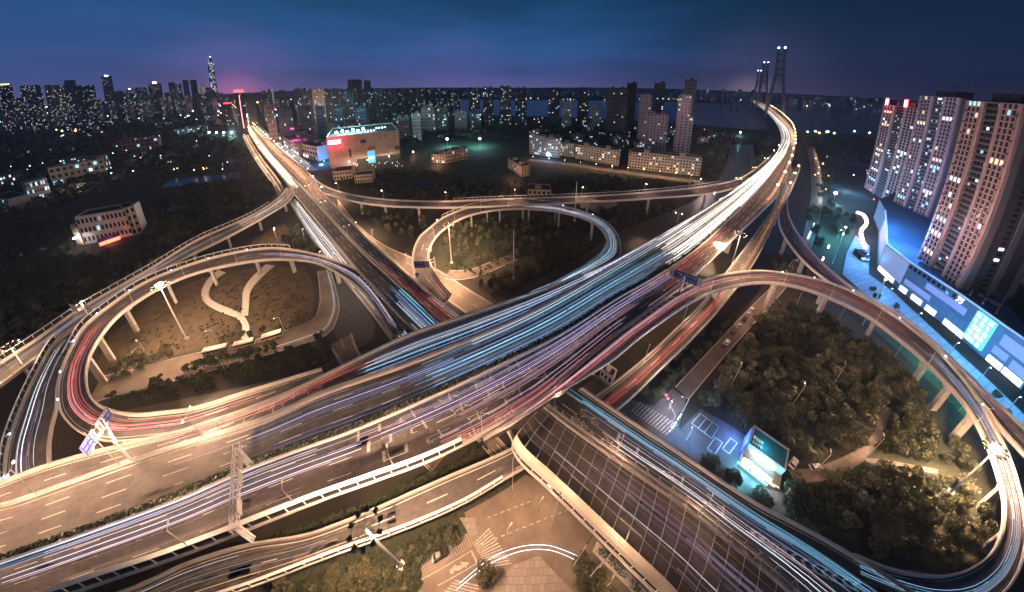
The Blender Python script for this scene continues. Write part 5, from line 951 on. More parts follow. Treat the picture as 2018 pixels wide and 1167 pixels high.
def spire():
    D = 3600; d = ray(422, 180); hl = math.hypot(d.x, d.y); p = Vector((d.x / hl * D, d.y / hl * D, 0)); t = thing('skyscraper', 'tallest tapering skyscraper with a lit spire on the left skyline', 'skyscraper', p); u = Vector((d.y, -d.x, 0)).normalized()
    zt = lambda y: CH + D * ray(422, y).z / math.hypot(ray(422, y).x, ray(422, y).y); z0 = 0
    for y, w, m in ((165, 60, WALL['blue']), (130, 52, WALL['blue']), (118, 30, WALL['grey']), (113, 12, WALL['grey'])):
        z1 = zt(y); mb = MB(); mb.box(p, u, w, w, z0, z1); mb.obj('tower_stage', m, t); z0 = z1
    mb = MB(); mb.ball((p.x, p.y, z0 + 4), 7); mb.obj('beacon', glow('beacon_dim', (.6, .85, 1), 6), t); mb = MB()
    for _ in range(60): z = RU(40, zt(120)); c = p - Vector((d.x, d.y, 0)).normalized() * 32 + u * RU(-22, 22); mb.face([c + u * a * 3 + Vector((0, 0, z + b * 3)) for a, b in ((-1, -1), (1, -1), (1, 1), (-1, 1))])
    mb.obj('lit_windows', WIN[1], t)['kind'] = 'stuff'
spire()
for i in range(34):
    x = RU(-5, 470); far('plain mid-rise block in the crowd at the foot of the left skyline', x, x + RU(8, 16), RU(187, 203), RU(2100, 2600), random.choice(('grey', 'pink', 'dark', 'tan')), .3, cat='building', name='mid_rise_block', group='mid-rises at the foot of the left skyline', roofh=False)
for i in range(20):
    x = RU(480, 680); far('plain mid-rise block in the neon-lit crowd along the far avenues', x, x + RU(8, 15), RU(188, 205), RU(1500, 2000), random.choice(('grey', 'pink', 'pink', 'blue')), .35, cat='building', name='mid_rise_block', group='mid-rises along the far avenues', roofh=False, wcol=(0, 1, 4, 3))
t, A, B, u, n = far('dark tower under the glowing red rooftop sign beside the avenue', 461, 480, 184, 900, 'dark', .1, roofh=False)
z_ = A.z; hh = ZFOR((A.x, A.y, 0), 184)
mb = MB(); mb.box((A + B) / 2 - n * 3, u, (B - A).length, 1.2, hh + 2, hh + 9); tag(mb.obj('rooftop_sign', glow('red_roof_sign', (1, .07, .06), 5)), 'glowing red rooftop sign above the far avenue', 'sign')
mb = MB(); mb.box((A + B) / 2 + n * .6, u, 1.6, .5, 20, hh - 6); mb.obj('light_strip', glow('strip_pink', (1, .35, .4), 3), t)
far('block with a pink lit frame beside the far avenue', 441, 456, 205, 900, 'dark', .1, crown=(E_RED, 1.0, 2))
for i, (x0, x1, y, l) in enumerate(((483, 500, 186, 'low block with pink lamps right of the red sign'), (515, 535, 179, 'dark windowless block right of the red sign'), (548, 562, 179, 'narrow dark block between the pale spire and the long tower row'))): far(l, x0, x1, y, 1000, 'dark', .08)
far('thin floodlit white tower left of the long tower row', 533, 538, 171, 1900, 'white', .95)
# --- long row behind the mall
xs = [(579, 591, 175), (592, 603, 175), (604, 614, 176), (638, 652, 176), (653, 667, 175), (668, 681, 177)]
for x0, x1, y in xs: far('slender dark residential tower at the left end of the long tower row', x0, x1, y, 1000, 'dark', .10, group='left towers of the long row')
far('floodlit beige tower standing in the long tower row', 614, 638, 176, 990, 'tan', .2); light(None, tuple(Vector((ray(626, 200).x, ray(626, 200).y, 0)).normalized() * 900 + Vector((0, 0, 60))), 110000, (1, .75, .5), 3).name = 'facade_fill_light'  # unseen fill light added to brighten the beige tower, no fixture
far('tall brown twin-topped block rising behind the long tower row, left half', 684, 713, 157, 1700, 'brick', .03); far('tall brown block rising behind the long tower row, right half', 716, 730, 158, 1700, 'brick', .03)
x = 682
while x < 905: w = RU(11, 15); far('slender dark residential tower in the long row behind the beige mall', x, x + w, RU(174, 180), RU(900, 960), 'dark', .13, group='towers of the long row behind the mall'); x += w + RU(.5, 2)
for x0, x1, y, l in ((923, 945, 175, 'dark tower first to the right of the long row'), (951, 972, 173, 'dark tower second to the right of the long row'), (984, 1007, 171, 'dark tower with a roof mast third to the right of the long row'), (1016, 1039, 174, 'dark tower with tall roof fin before the river'), (1082, 1104, 175, 'lone dark tower before the river, left of the small pale one'), (1140, 1162, 175, 'lone dark tower before the river, between two small pale towers')): far(l, x0, x1, y, 700, 'dark', .2)
far('small pale tower left of the middle lone tower by the river', 1108, 1127, 206, 650, 'pale', .1); far('small pale tower right of the middle lone tower by the river', 1166, 1184, 209, 640, 'pale', .15)
WB = dict(slabs='grey')
far('broad tower with pale balcony bands by the river', 1198, 1238, 175, 590, 'dark', .03, slabs='pale'); far('taller banded tower behind the broad one by the river', 1236, 1256, 164, 640, 'dark', .03, slabs='pink'); far('taller banded tower in the middle of the riverside group', 1290, 1312, 164, 600, 'dark', .04, slabs='pink'); far('tallest banded tower at the right of the riverside group', 1350, 1374, 158, 560, 'dark', .04, slabs='pink')
far('pinkish slab tower with dark windows left of the middle banded tower', 1262, 1285, 188, 520, 'pink', .12); far('pinkish slab tower before the tallest banded tower', 1338, 1364, 189, 510, 'pink', .15)
far('front pale tower with lilac side wall in the riverside group', 1276, 1318, 226, 440, 'pink', .14); far('front pale tower below the tallest banded tower', 1340, 1367, 232, 430, 'pink', .12)
light(None, (330, 330, 50), 90000, (1, .7, .65), 3).name = 'floodlight'  # fill light for the riverside towers, added without any fitting
# --- pale lower blocks in front of the row
for x0, x1, yt, D, w, l in ((780, 808, 232, 560, 'pale', 'low pale block at the left behind the sports field'), (810, 829, 224, 520, 'pale', 'pale block standing out behind the sports field'), (830, 856, 212, 600, 'pale', 'tall pale ribbed block behind the sports field, left part'), (857, 882, 214, 600, 'grey', 'tall grey ribbed block behind the sports field, right part'), (895, 920, 218, 620, 'pale', 'pale mid-rise block right of the ribbed pair'), (925, 948, 220, 620, 'grey', 'grey mid-rise block beyond the sports field lamps'), (620, 640, 210, 700, 'blue', 'blue-lit mid-rise at the foot of the beige tower'), (655, 675, 212, 700, 'blue', 'blue-lit mid-rise behind the mall roof lamps'), (700, 722, 214, 650, 'blue', 'mid-rise with few lights behind the mall roof'), (522, 540, 208, 700, 'pink', 'pinkish block beside the far avenue'), (545, 575, 214, 650, 'dark', 'dark low block with blue neon beside the far avenue'), (585, 612, 212, 690, 'dark', 'dark mid-rise left of the blue-lit ones')):
    far(l, x0, x1, yt, D, w, .16, cat='building', name='mid_rise_block', bays=6, floors=8)
# --- far river bank skyline
for i in range(58):
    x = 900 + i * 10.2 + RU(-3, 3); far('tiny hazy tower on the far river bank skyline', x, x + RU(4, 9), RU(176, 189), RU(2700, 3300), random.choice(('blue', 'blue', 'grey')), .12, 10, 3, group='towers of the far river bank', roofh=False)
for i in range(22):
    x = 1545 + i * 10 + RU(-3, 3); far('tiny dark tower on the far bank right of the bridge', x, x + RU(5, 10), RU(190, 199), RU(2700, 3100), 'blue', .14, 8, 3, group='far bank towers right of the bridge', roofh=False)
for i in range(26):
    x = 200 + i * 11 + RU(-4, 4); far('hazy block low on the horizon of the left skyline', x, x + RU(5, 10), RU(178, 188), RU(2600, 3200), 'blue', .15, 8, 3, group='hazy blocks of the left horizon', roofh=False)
# --- beige mall
A = G(652, 333); B = G(790, 312); hM = ZFOR(A, 273)
t, A, B, u, n = block('shopping_mall', 'huge beige windowless mall with red sign and teal-lit roof', 'mall', A, B, hM, 90, 'tan', roofh=False, par=2.2)
mall = t
C0 = A - n * 0; w = (B - A).length
F = lambda s, z, o=.12: A + u * w * s + n * o + Vector((0, 0, z))
def fquad(t, name, m, s0, s1, z0, z1, o=.15):
    mb = MB(); mb.prism([F(s0, z0, -.2), F(s1, z0, -.2), F(s1, z1, -.2), F(s0, z1, -.2)], [F(s0, z0, o), F(s1, z0, o), F(s1, z1, o), F(s0, z1, o)]); return mb.obj(name, m, t)
for z in (.28, .5, .72, .86): fquad(t, 'facade_joint', WALL['brick'], 0, 1, hM * z, hM * z + .25, .06)
fquad(t, 'facade_panel', WALL['pink'], .0, .36, hM * .02, hM * .3, .4); fquad(t, 'dark_base', DKST, .36, 1, 0, hM * .2, .35); fquad(t, 'banner', SBLUE, .44, .52, hM * .72, hM * .84); fquad(t, 'banner', DKST, .27, .30, hM * .3, hM * .58); fquad(t, 'banner', WALL['brick'], .53, .64, hM * .46, hM * .58); fquad(t, 'banner', DKST, .92, .999, hM * .33, hM * .48); fquad(t, 'banner', WALL['brick'], .80, .815, hM * .82, hM * .98); fquad(t, 'entrance', glow('entrance_blue', (.1, .5, .9), 1.2), .52, .62, 0, hM * .42, .9); fquad(t, 'entrance_sign', E_WSIGN, .54, .6, hM * .16, hM * .21, 1.1)
fquad(t, 'sign_board', glow('red_board', (1, .03, .08), 2.4), .0, .19, hM * .74, hM * .96, .3); o_ = t.matrix_basis.translation
e = text_part('sign_letters', '居然之家', glow('sign_letter_white', (1, .9, .9), 14), F(.095, hM * .86, .5), u, (0, 0, 1), hM * .13, t, w * .165)
S = lambda s, z, o=.12: A - n * 90 * s - u * o + Vector((0, 0, z)); mb = MB(); mb.face([S(.02, hM * .74, .3), S(.55, hM * .74, .3), S(.55, hM * .93, .3), S(.02, hM * .93, .3)]); mb.obj('side_sign', glow('red_side', (1, .12, .12), 3), t); mb = MB(); mb.face([S(.3, hM * .02, .3), S(.6, hM * .02, .3), S(.6, hM * .45, .3), S(.3, hM * .45, .3)]); mb.obj('side_entrance', E_BLUE, t)
for i in range(6):
    p = A + u * w * (.12 + .075 * i) - n * (18 + 10 * (i % 2)); l = thing('roof_floodlight', 'blazing teal floodlight in the row on the mall roof', 'floodlight', (p.x, p.y, hM), 'mall roof floodlights'); mb = MB(); mb.bar((p.x, p.y, hM), (p.x, p.y, hM + 4), .25); mb.obj('post', DKST, l); mb = MB(); mb.ball((p.x, p.y, hM + 4.6), 1.7, 0, 8, 6); mb.obj('lamp', glow('roof_flood', (.5, .95, 1), 60), l); light(l, (p.x, p.y, hM + 7.5), 60000, (.35, .9, 1), 1)
for i in range(8):
    p = A + u * w * (.52 + .045 * i) - n * (25 + 22 * (i // 4)); mb = MB(); mb.ball((p.x, p.y, hM + 1.2), .9); tag(mb.obj('roof_lamp', glow('roof_small', (.7, 1, .95), 16)), 'small round lamp dotting the right half of the mall roof', 'lamp', 'small mall roof lamps')
for x, y, l in ((768, 318, 'starry warm lamp by the mall front, right'), (690, 330, 'starry warm lamp by the mall front, left'), (815, 309, 'starry warm lamp right of the mall'), (726, 326, 'warm lamp before the mall entrance')):
    post_lamp(l, G(x, y), 9, (.5, -1), 16000, (1, .72, .5), group='lamps before the mall', lens=.9)
light(mall, tuple((A + B) / 2 + n * 75 + Vector((0, 0, 6))), 330000, (1, .60, .46), 3, math.radians(85), tuple((A + B) / 2 + Vector((0, 0, 26))))  # spot without a fitting, added to light the mall front
light(None, tuple(F(.1, hM * .86, 8)), 26000, (1, .05, .12), 1).name = 'sign_fill_light'; light(None, tuple(S(.4, 8, 14)), 60000, (.1, .4, 1), 2).name = 'blue_fill_light'  # two added lights with no fitting: red before the sign, blue at the side
# blocks along the avenue left of the mall
bpx('shop_block', 'purple-lit low shop block just left of the mall', 'building', (598, 310), (628, 318), 284, 40, 'pink', 3, 6, .2); bpx('shop_block', 'long low shop block along the avenue, middle', 'building', (560, 288), (590, 308), 270, 45, 'pink', 3, 6, .3); bpx('shop_block', 'low shop block along the avenue, farthest', 'building', (535, 268), (556, 284), 252, 50, 'pink', 3, 5, .3)
light(None, tuple(G(585, 296) + Vector((0, 0, 25))), 50000, (1, .15, .5), 2).name = 'neon_fill_light'  # added magenta light without a fixture over the shop blocks
for x, y, m, l in ((601, 298, E_RED, 'red shop sign along the avenue'), (565, 288, E_RED, 'red sign board farther up the avenue'), (610, 312, E_WSIGN, 'white lit shop front beside the avenue'), (634, 330, E_BLUE, 'blue neon strip at the mall corner'), (530, 245, E_RED, 'red beacon sign far up the avenue'), (549, 230, E_BLUE, 'blue neon sign on the dark low block')):
    p = G(x, y); d = Vector((-p.x, -p.y, 0)).normalized(); mb = MB(); mb.box(p, (-d.y, d.x), .012 * p.length, 1, 3, 3 + .006 * p.length); tag(mb.obj('shop_sign', m), l, 'sign')
# sheds and tan blocks below the mall
bpx('warehouse', 'tan two-storey shed below the mall, left', 'building', (658, 356), (694, 352), 340, 22, 'tan', 2, 6, .0, roofh=False); bpx('warehouse', 'small tan house with dark windows below the mall, right', 'building', (700, 362), (734, 359), 347, 16, 'tan', 2, 7, .0, roofh=False)
bpx('school_block', 'tan school block with open galleries beyond the clearing', 'building', (851, 320), (876, 322), 305, 16, 'tan', 3, 5, .1); bpx('school_block', 'longer tan gallery wing beside the school block', 'building', (878, 322), (922, 313), 300, 14, 'tan', 3, 10, .1, slabs='tan'); 
post_lamp('starry lamp lighting the school block', G(862, 328), 8, (0, -1), 9000, lens=.5)
bpx('apartment_block', 'isolated six-storey block standing in the dark clearing', 'building', (1001, 330), (1027, 349), 312, 14, 'tan', 6, 6, .05, slabs='tan', sidebays=3); light(None, tuple(G(1010, 358) + Vector((0, 0, 12))), 9000, SOD, 1).name = 'street_fill_light'  # the warm light here is added and has no lamp post
bpx('shed', 'low shed with long roof behind the middle loop', 'building', (1175, 420), (1215, 405), 398, 12, 'grey', 0, 0); bpx('house', 'small house behind the link ramp', 'building', (1040, 395), (1085, 397), 374, 14, 'tan', 2, 5, .05); bpx('shed', 'pale shed under the middle loop', 'building', (1145, 410), (1172, 412), 403, 8, 'tan', 0, 0)
bpx('cabin', 'small white cabin with blue roof beneath the highest viaduct', 'hut', (1181, 742), (1203, 760), 728, 4, 'white', 1, 3, .0)
# --- riverside apartment slabs along the lit street
def slab(label, bl, br, top, lit, side=3, floors=7, bays=14): return bpx('apartment_block', label, 'apartment block', bl, br, top, 13, 'tan', floors, bays, lit, slabs='tan', sidebays=side)
slab('pale apartment slab at the left end of the lit street', (1043, 303), (1070, 307), 266, .2, bays=8); slab('second apartment slab from the left with blue lit shop below', (1072, 307), (1102, 311), 271, .2, bays=8); slab('narrow apartment slab left of the long balcony block', (1104, 306), (1129, 310), 281, .22, bays=7)
slab('long balcony block, left one along the lit street', (1133, 312), (1218, 327), 285, .08, bays=16, floors=6); slab('long balcony block, right one along the lit street', (1238, 331), (1378, 347), 299, .1, bays=24, floors=6)
for i in range(11): post_lamp('lamp on the apartment street behind the clearing', G(1050 + i * 31, 314 + i * 3.75 + 4), 8, (0, -1), 3800, (1, .66, .38), group='apartment street lamps', lens=.45)
tag((lambda mb: (mb.ball(G(1081, 303, 4), 4.5), mb.obj('shop_canopy', glow('shop_canopy', (.6, .9, 1), 9)))[1])(MB()), 'glowing blue-white shop canopy on the apartment street', 'canopy'); light(None, tuple(G(1081, 306, 8)), 22000, (.25, .5, 1), 1).name = 'shop_fill_light'  # an added unseen light strengthens the canopy's blue glow
for i in range(30):
    x, y = RU(1040, 1400), RU(262, 296); p = G(x, y)
    block('house', 'low dark house in the quarter below the riverside towers', 'house', p, p + Vector((RU(14, 26), RU(-6, 6), 0)), RU(9, 17), 11, random.choice(('grey', 'dark', 'pink')), 4, 5, .22, 'low riverside houses', indiv=False)
# --- left campus district
bpx('office_building', 'white three-storey building with brick end and lit red shop front', 'building', (168, 482), (272, 462), 430, 16, 'white', 3, 13, .05, roofh=False)
bpx('annex', 'taller pale annex with brown side wall joined to the white building', 'building', (263, 465), (282, 458), 412, 18, 'tan', 4, 2, .0, roofh=False)
bpx('annex', 'pale stub wall at the left end of the white building', 'building', (152, 480), (166, 483), 446, 12, 'tan', 0, 0, roofh=False)
p = G(218, 478); d = Vector((-p.x, -p.y, 0)).normalized(); t = thing('shop_canopy', 'red-lit shop canopy in front of the white building', 'canopy', p); mb = MB(); mb.box(p, (-d.y, d.x), 14, 3, 3.4, 6.2); mb.obj('fascia', SBLUE, t); mb = MB(); mb.box(p, (-d.y, d.x), 13, 2.5, .4, 3.2); mb.obj('shop_front', glow('shop_red', (1, .2, .12), 3), t); light(t, p + d * 5 + Vector((0, 0, 3)), 2500, (1, .25, .15), .5)
t = post_lamp('dazzling white star lamp before the white building', G(155, 486), 8, (.5, -.5), 30000, (1, .85, .8), m=glow('star_white', (1, .95, 1), 90), lens=1.0); post_lamp('white lamp on the roof edge of the white building', G(206, 452), 12, (.2, -.2), 3000, (1, .9, .95), m=E_WHITE, lens=.5)
for bl, br, top, w_, l in (((105, 368), (212, 345), 333, 'tan', 'long pale campus block with bluish lit windows'), ((198, 345), (222, 338), 310, 'brick', 'brown corner tower of the campus block'), ((60, 400), (104, 388), 362, 'pale', 'pale block with a cyan lit entrance on the left campus'), ((-10, 412), (24, 420), 388, 'pale', 'bluish end wall of a block at the left edge'), ((0, 376), (50, 358), 352, 'grey', 'low teal-lit block at the left edge of the campus'), ((235, 304), (315, 294), 280, 'brick', 'reddish stepped hall on the dark campus'), ((256, 300), (300, 296), 273, 'brick', 'upper storey of the reddish stepped hall'), ((350, 268), (395, 262), 257, 'pale', 'pale flat hall left of the four teal floodlights'), ((120, 330), (170, 322), 316, 'grey', 'grey wing with cyan windows behind the campus block')):
    bpx('campus_block', l, 'building', bl, br, top, 18, w_, 3, 9, .3, wcol=(1, 2, 2), roofh=False)
for x, y, s in ((80, 382, 5000), (135, 360, 3000), (222, 350, 6000), (2, 414, 5000), (265, 345, 5000)): post_lamp('cold bluish lamp glowing on the dark campus', G(x, y), 7, (.3, -.3), s, (.4, .8, 1), m=E_COOL, group='campus lamps', lens=.5)
light(None, tuple(G(275, 312) + Vector((0, 0, 10))), 16000, (1, .35, .3), 1).name = 'street_fill_light'; light(None, tuple(G(160, 378) + Vector((0, 0, 10))), 12000, (1, .6, .5), 1).name = 'street_fill_light'  # two unseen warm lights added over the campus, no fixtures
for i in range(44):
    x, y = RU(20, 430), RU(236, 262); p = G(x, y); block('house', 'low dark house in the unlit district before the left skyline', 'house', p, p + Vector((RU(20, 50), RU(-15, 15), 0)), RU(10, 22), 16, random.choice(('grey', 'dark', 'pink')), 4, 5, .2, 'low houses before the left skyline', indiv=False)
for i in range(26):
    x, y = RU(0, 450), RU(265, 330); p = G(x, y); block('house', 'low dark house hidden among the campus trees', 'house', p, p + Vector((RU(10, 22), RU(-8, 8), 0)), RU(6, 12), 10, random.choice(('grey', 'dark')), 3, 4, .2, 'houses among the campus trees', indiv=False)
# --- far lamps
def dots(n, box, label, group, cols, hr=(6, 10), rr=(.0012, .002), poly=None):
    for i in range(int(n * .7)):
        x, y = RU(box[0], box[2]), RU(box[1], box[3]); p = G(x, y); r = p.length * RU(*rr); mb = MB(); mb.ball((0, 0, 0), r, 0, 6, 4); o = mb.obj('lamp_bulb', random.choice(cols)); o.location = (p.x, p.y, RU(*hr)); o.name = 'distant_lamp'; tag(o, label, 'lamp', group)
FW = glow('dot_warm', (1, .62, .32), 7); FC = glow('dot_cool', (.45, .85, 1), 6); FR = glow('dot_red', (1, .1, .15), 6); FV = glow('dot_white', (1, .92, .85), 8)
dots(36, (900, 194, 1480, 199), 'distant lamp glinting along the far river bank', 'far bank lamps', (FW, FW, FC, FV), rr=(.0008, .0016)); dots(24, (1590, 206, 1745, 212), 'distant lamp glinting on the far bank right of the bridge', 'far bank lamps right', (FW, FV, FW, FC), rr=(.0008, .0014))
dots(30, (0, 226, 440, 244), 'distant lamp before the left skyline', 'left skyline lamps', (FW, FW, FC, FV), rr=(.0006, .0013)); dots(26, (0, 270, 420, 345), 'small cold lamp among the dark campus trees', 'campus tree lamps', (FC, FC, FV), rr=(.0006, .0012))
dots(70, (0, 196, 470, 232), 'street light glowing among the mid-rises of the left skyline', 'mid-rise street lights', (FW, FW, FV, FR, FC), rr=(.001, .0024)); dots(40, (470, 196, 700, 235), 'neon or street light among the far avenue blocks', 'far avenue block lights', (FR, FW, FV, FW), rr=(.001, .0026)); dots(14, (110, 259, 205, 265), 'amber lamp in the string on the dark campus', 'amber lamp string', (FW,), rr=(.001, .0018)); dots(20, (985, 236, 1200, 246), 'warm lamp by the near river bank', 'near bank lamps', (FW, FW, FC), rr=(.0008, .0015)); dots(26, (1040, 255, 1400, 295), 'small lamp among the low riverside houses', 'riverside house lamps', (FC, FC, FW, FV), rr=(.0006, .0012))
dots(26, (430, 205, 520, 230), 'neon glint where the avenues meet the skyline', 'avenue neon glints', (FR, FW, FV, FC), rr=(.001, .002)); dots(12, (330, 340, 470, 346), 'amber lamp along the pond shore', 'pond shore lamps', (FW,), rr=(.0008, .0016)); dots(22, (690, 325, 800, 333), 'lamp or shop light along the foot of the mall', 'mall foot lamps', (FW, FV, FC), hr=(2, 6), rr=(.0008, .0015))
dots(12, (1590, 262, 1730, 268), 'starry lamp along the near river bank right of the bridge', 'right bank lamps', (FW, FC, FW), rr=(.0018, .003)); dots(18, (500, 285, 640, 345), 'lamp among the shops beside the right avenue', 'avenue shop lamps', (FW, FV, FC, FR), hr=(4, 8), rr=(.001, .0018)); dots(14, (1600, 300, 1632, 390), 'warm lamp in the trees of the side street', 'side street tree lamps', (FW,), hr=(5, 8), rr=(.0012, .002)); dots(14, (1680, 340, 1760, 400), 'small lit car or lamp in the courtyard of the tall towers', 'courtyard lamps', (FC, FV, FR), hr=(2, 5), rr=(.001, .0018))
def flood(label, base, h, power, col, group, m, r=1.2, aim=None):
    p = G(*base); t = thing('floodlight_mast', label, 'floodlight', p, group); mb = MB(); mb.bar(p, (p.x, p.y, h), .25, 6); mb.obj('pole', STEEL, t); mb = MB(); mb.ball((p.x, p.y, h), r, 0, 8, 6); mb.obj('lamp', m, t); light(t, (p.x, p.y, h - r - .6), power, col, 1, math.radians(75) if aim is not None else None, aim)
FL = glow('flood_teal', (.6, .98, 1), 70)
flood('starry teal floodlight at the left of the sports field', (882, 291), 18, 90000, (.4, .9, 1), 'sports field floodlights', FL, 1.6); flood('starry teal floodlight at the right of the sports field', (946, 291), 18, 90000, (.4, .9, 1), 'sports field floodlights', FL, 1.6)
for i in range(4): flood('one of four teal star lights in a row beside the far avenue', (414 + i * 14.5, 271), 14, 40000, (.3, .9, .95), 'four teal floodlights', FL, 1.7)
flood('dazzling cyan star light at the edge of the plaza lawn', (1641, 400), 12, 60000, (.3, .75, 1), None, FL, 1.4); flood('cyan star lamp in the riverside park', (1018 + 440, 268), 10, 30000, (.3, .9, 1), None, FL, 1.)
# --- river bridge
def bridge():
    for (x, yb, yt, wd, lab) in ((1541, 222, 96, 15, 'nearest and tallest'), (1510, 212, 124, 9.5, 'middle'), (1497, 206, 140, 7.5, 'farthest')):
        i = min(range(rB.n), key=lambda k: abs(rB.px[k][1] - yb) + (0 if rB.px[k][1] < 240 and k > rB.n - 80 else 1e4)); p = rB.pos(i, .0); u = rB.tan(i); D = math.hypot(p.x, p.y); d = ray(x, yt); q = Vector((d.x, d.y, 0)).normalized(); base = q * D; zt = CH + D * d.z / math.hypot(d.x, d.y); sc = D * .0019 * wd
        t = thing('bridge_pylon', lab + ' pylon of the cable-stayed river bridge with two roof beacons', 'bridge pylon', base); v = Vector((q.y, -q.x, 0))
        for s in (-1, 1):
            mb = MB(); mb.bar(base + v * s * sc * .85, (base + v * s * sc * .34) + Vector((0, 0, zt * .62)), sc * .22, 4); mb.bar(base + v * s * sc * .34 + Vector((0, 0, zt * .62)), base + v * s * sc * .28 + Vector((0, 0, zt)), sc * .19, 4); mb.obj('leg', WALL['pale'], t)
            mb = MB(); mb.ball(base + v * s * sc * .28 + Vector((0, 0, zt + sc * .1)), sc * .1, 0); mb.obj('beacon', glow('pylon_beacon', (.55, .85, 1), 14), t)
        for k in (.34, .62, .72, .82, .92): mb = MB(); a = sc * (.6 if k < .5 else .32); mb.bar(base - v * a + Vector((0, 0, zt * k)), base + v * a + Vector((0, 0, zt * k)), sc * .12); mb.obj('cross_beam', WALL['pale'], t)
        for s in (-1, 1):
            for k in range(1, 7): mb = MB(); mb.bar(base + Vector((0, 0, zt * (.55 + .065 * k))), base + u * s * sc * 1.6 * k + Vector((0, 0, ZM)), sc * .012, 3); mb.obj('stay_cable', DKST, t)
bridge()
# --- right-hand towers
def tall(label, bl, br, bside, top, z0, floors, wall, scaff=False, cols=3, lit=.11):
    A = G(*bl, z0); B = G(*br, z0); h = ZFOR((B.x, B.y, z0), top) - z0; u = (B - A); w = u.length; u.normalize(); n = Vector((u.y, -u.x, 0)); n = n if n.dot(-A) > 0 else -n; Sd = G(*bside, z0); dep = max(12, min(26, abs((Sd - B).dot(n))))
    t = thing('apartment_tower', label, 'tower', (A + B) / 2, 'tall right-hand towers'); o = t.matrix_basis.translation; WM = WALL[wall]; Z = lambda z: Vector((0, 0, z)); fh = h / floors
    mb = MB(); mb.box((A + B) / 2 - n * (dep / 2 + 1.4), u, w - .2, dep, 0, z0 + h - .5); mb.obj('core_wall', WALL['dark'], t)
    bands = [(0, .36), (.62, 1.0)]; P = lambda s, z, o=0.: A + u * w * s + n * o + Z(z - z0 if 0 else z - A.z)
    for s0, s1 in bands:
        mb = MB(); mb.prism([P(s0, 0, -2), P(s1, 0, -2), P(s1, 0, 0), P(s0, 0, 0)], [P(s0, z0 + h, -2), P(s1, z0 + h, -2), P(s1, z0 + h, 0), P(s0, z0 + h, 0)])
        for k in range(cols + 1): s = s0 + (s1 - s0) * (.16 + .68 * k / cols); mb.prism([P(s - .008, 2, 0), P(s + .008, 2, 0), P(s + .008, 2, .45), P(s - .008, 2, .45)], [P(s - .008, z0 + h - 4, 0), P(s + .008, z0 + h - 4, 0), P(s + .008, z0 + h - 4, .45), P(s - .008, z0 + h - 4, .45)])
        for f_ in range(2, floors, 2): z = z0 + f_ * fh; mb.prism([P(s0, z, 0), P(s1, z, 0), P(s1, z, .12), P(s0, z, .12)], [P(s0, z + .35, 0), P(s1, z + .35, 0), P(s1, z + .35, .12), P(s0, z + .35, .12)])
        mb.obj('facade_band', WM, t)
    mb = MB()
    for f_ in range(1, floors + 1): z = z0 + f_ * fh; mb.prism([P(.36, z - .9, -1.4), P(.62, z - .9, -1.4), P(.62, z - .9, -.3), P(.36, z - .9, -.3)], [P(.36, z, -1.4), P(.62, z, -1.4), P(.62, z, -.3), P(.36, z, -.3)])
    mb.obj('balcony_slabs', WALL['grey'], t)
    # side wall with its own windows
    q = [B, B - n * dep]; mb = MB(); so = .5
    for a, b in ((0, .14), (.5, .62), (.88, 1.)): c0 = B - n * (1.4 + dep * a); c1 = B - n * (1.4 + dep * b); mb.prism([c0, c1, c1 + u * so, c0 + u * so], [c0 + Z(h), c1 + Z(h), c1 + u * so + Z(h), c0 + u * so + Z(h)])
    mb.obj('side_band', WALL['grey'], t)
    wins = []
    for f_ in range(floors):
        for s0, s1 in bands:
            g = RN() < lit * .55; gc = random.choice((0, 1, 1, 2))
            for k in range(cols): s = s0 + (s1 - s0) * (.16 + .68 * (k + .5) / cols); wins.append((P(s, z0 + (f_ + .5) * fh, .07), u, w * (s1 - s0) * .68 / cols * .56, fh * (.72 if f_ % 2 else .8), g or RN() < lit * .4, gc, 0))
        for k in range(4): s = .38 + .06 * k + .03; wins.append((P(s, z0 + (f_ + .45) * fh, -1.34), u, w * .045, fh * .5, RN() < lit, random.choice((0, 1, 1, 2, 3, 3)), 1))
        for k in range(2): wins.append((B - n * (1.4 + dep * (.38 + .18 * k)) + u * .07 + Z((f_ + .45) * fh), n, dep * .1, fh * .5, RN() < lit, random.choice((0, 1, 3)), 1))
    ac = MB(); 
    Q = lambda x: [x[0] + x[1] * a * x[2] / 2 + Z(b * x[3] / 2) for a, b in ((-1, -1), (1, -1), (1, 1), (-1, 1))]
    L = [x for x in wins if x[4]]; Dk = [x for x in wins if not x[4]]
    for x in L[:100]: mb = MB(); mb.face(Q(x)); mb.obj('lit_window', WIN[x[5]], t)
    if L[100:]: mb = MB(); [mb.face(Q(x), x[5]) for x in L[100:]]; mb.obj('lit_windows', WIN, t)['kind'] = 'stuff'
    mb = MB(); [mb.face(Q(x)) for x in Dk]; mb.obj('dark_windows', GLSS, t)['kind'] = 'stuff'
    mb = MB()
    for f_ in range(0, floors, 2):
        for s in (.05, .94): mb.prism([P(s - .02, z0 + f_ * fh, 0), P(s + .02, z0 + f_ * fh, 0), P(s + .02, z0 + f_ * fh, .6), P(s - .02, z0 + f_ * fh, .6)], [P(s - .02, z0 + f_ * fh + 1, 0), P(s + .02, z0 + f_ * fh + 1, 0), P(s + .02, z0 + f_ * fh + 1, .6), P(s - .02, z0 + f_ * fh + 1, .6)])
    mb.obj('air_conditioners', DKST, t)['kind'] = 'stuff'
    c = (A + B) / 2 - n * (dep / 2 + 1); mb = MB(); mb.box(c, u, w * .5, dep * .6, z0 + h - .5, z0 + h + 5); mb.obj('roof_house', WALL['dark'], t)
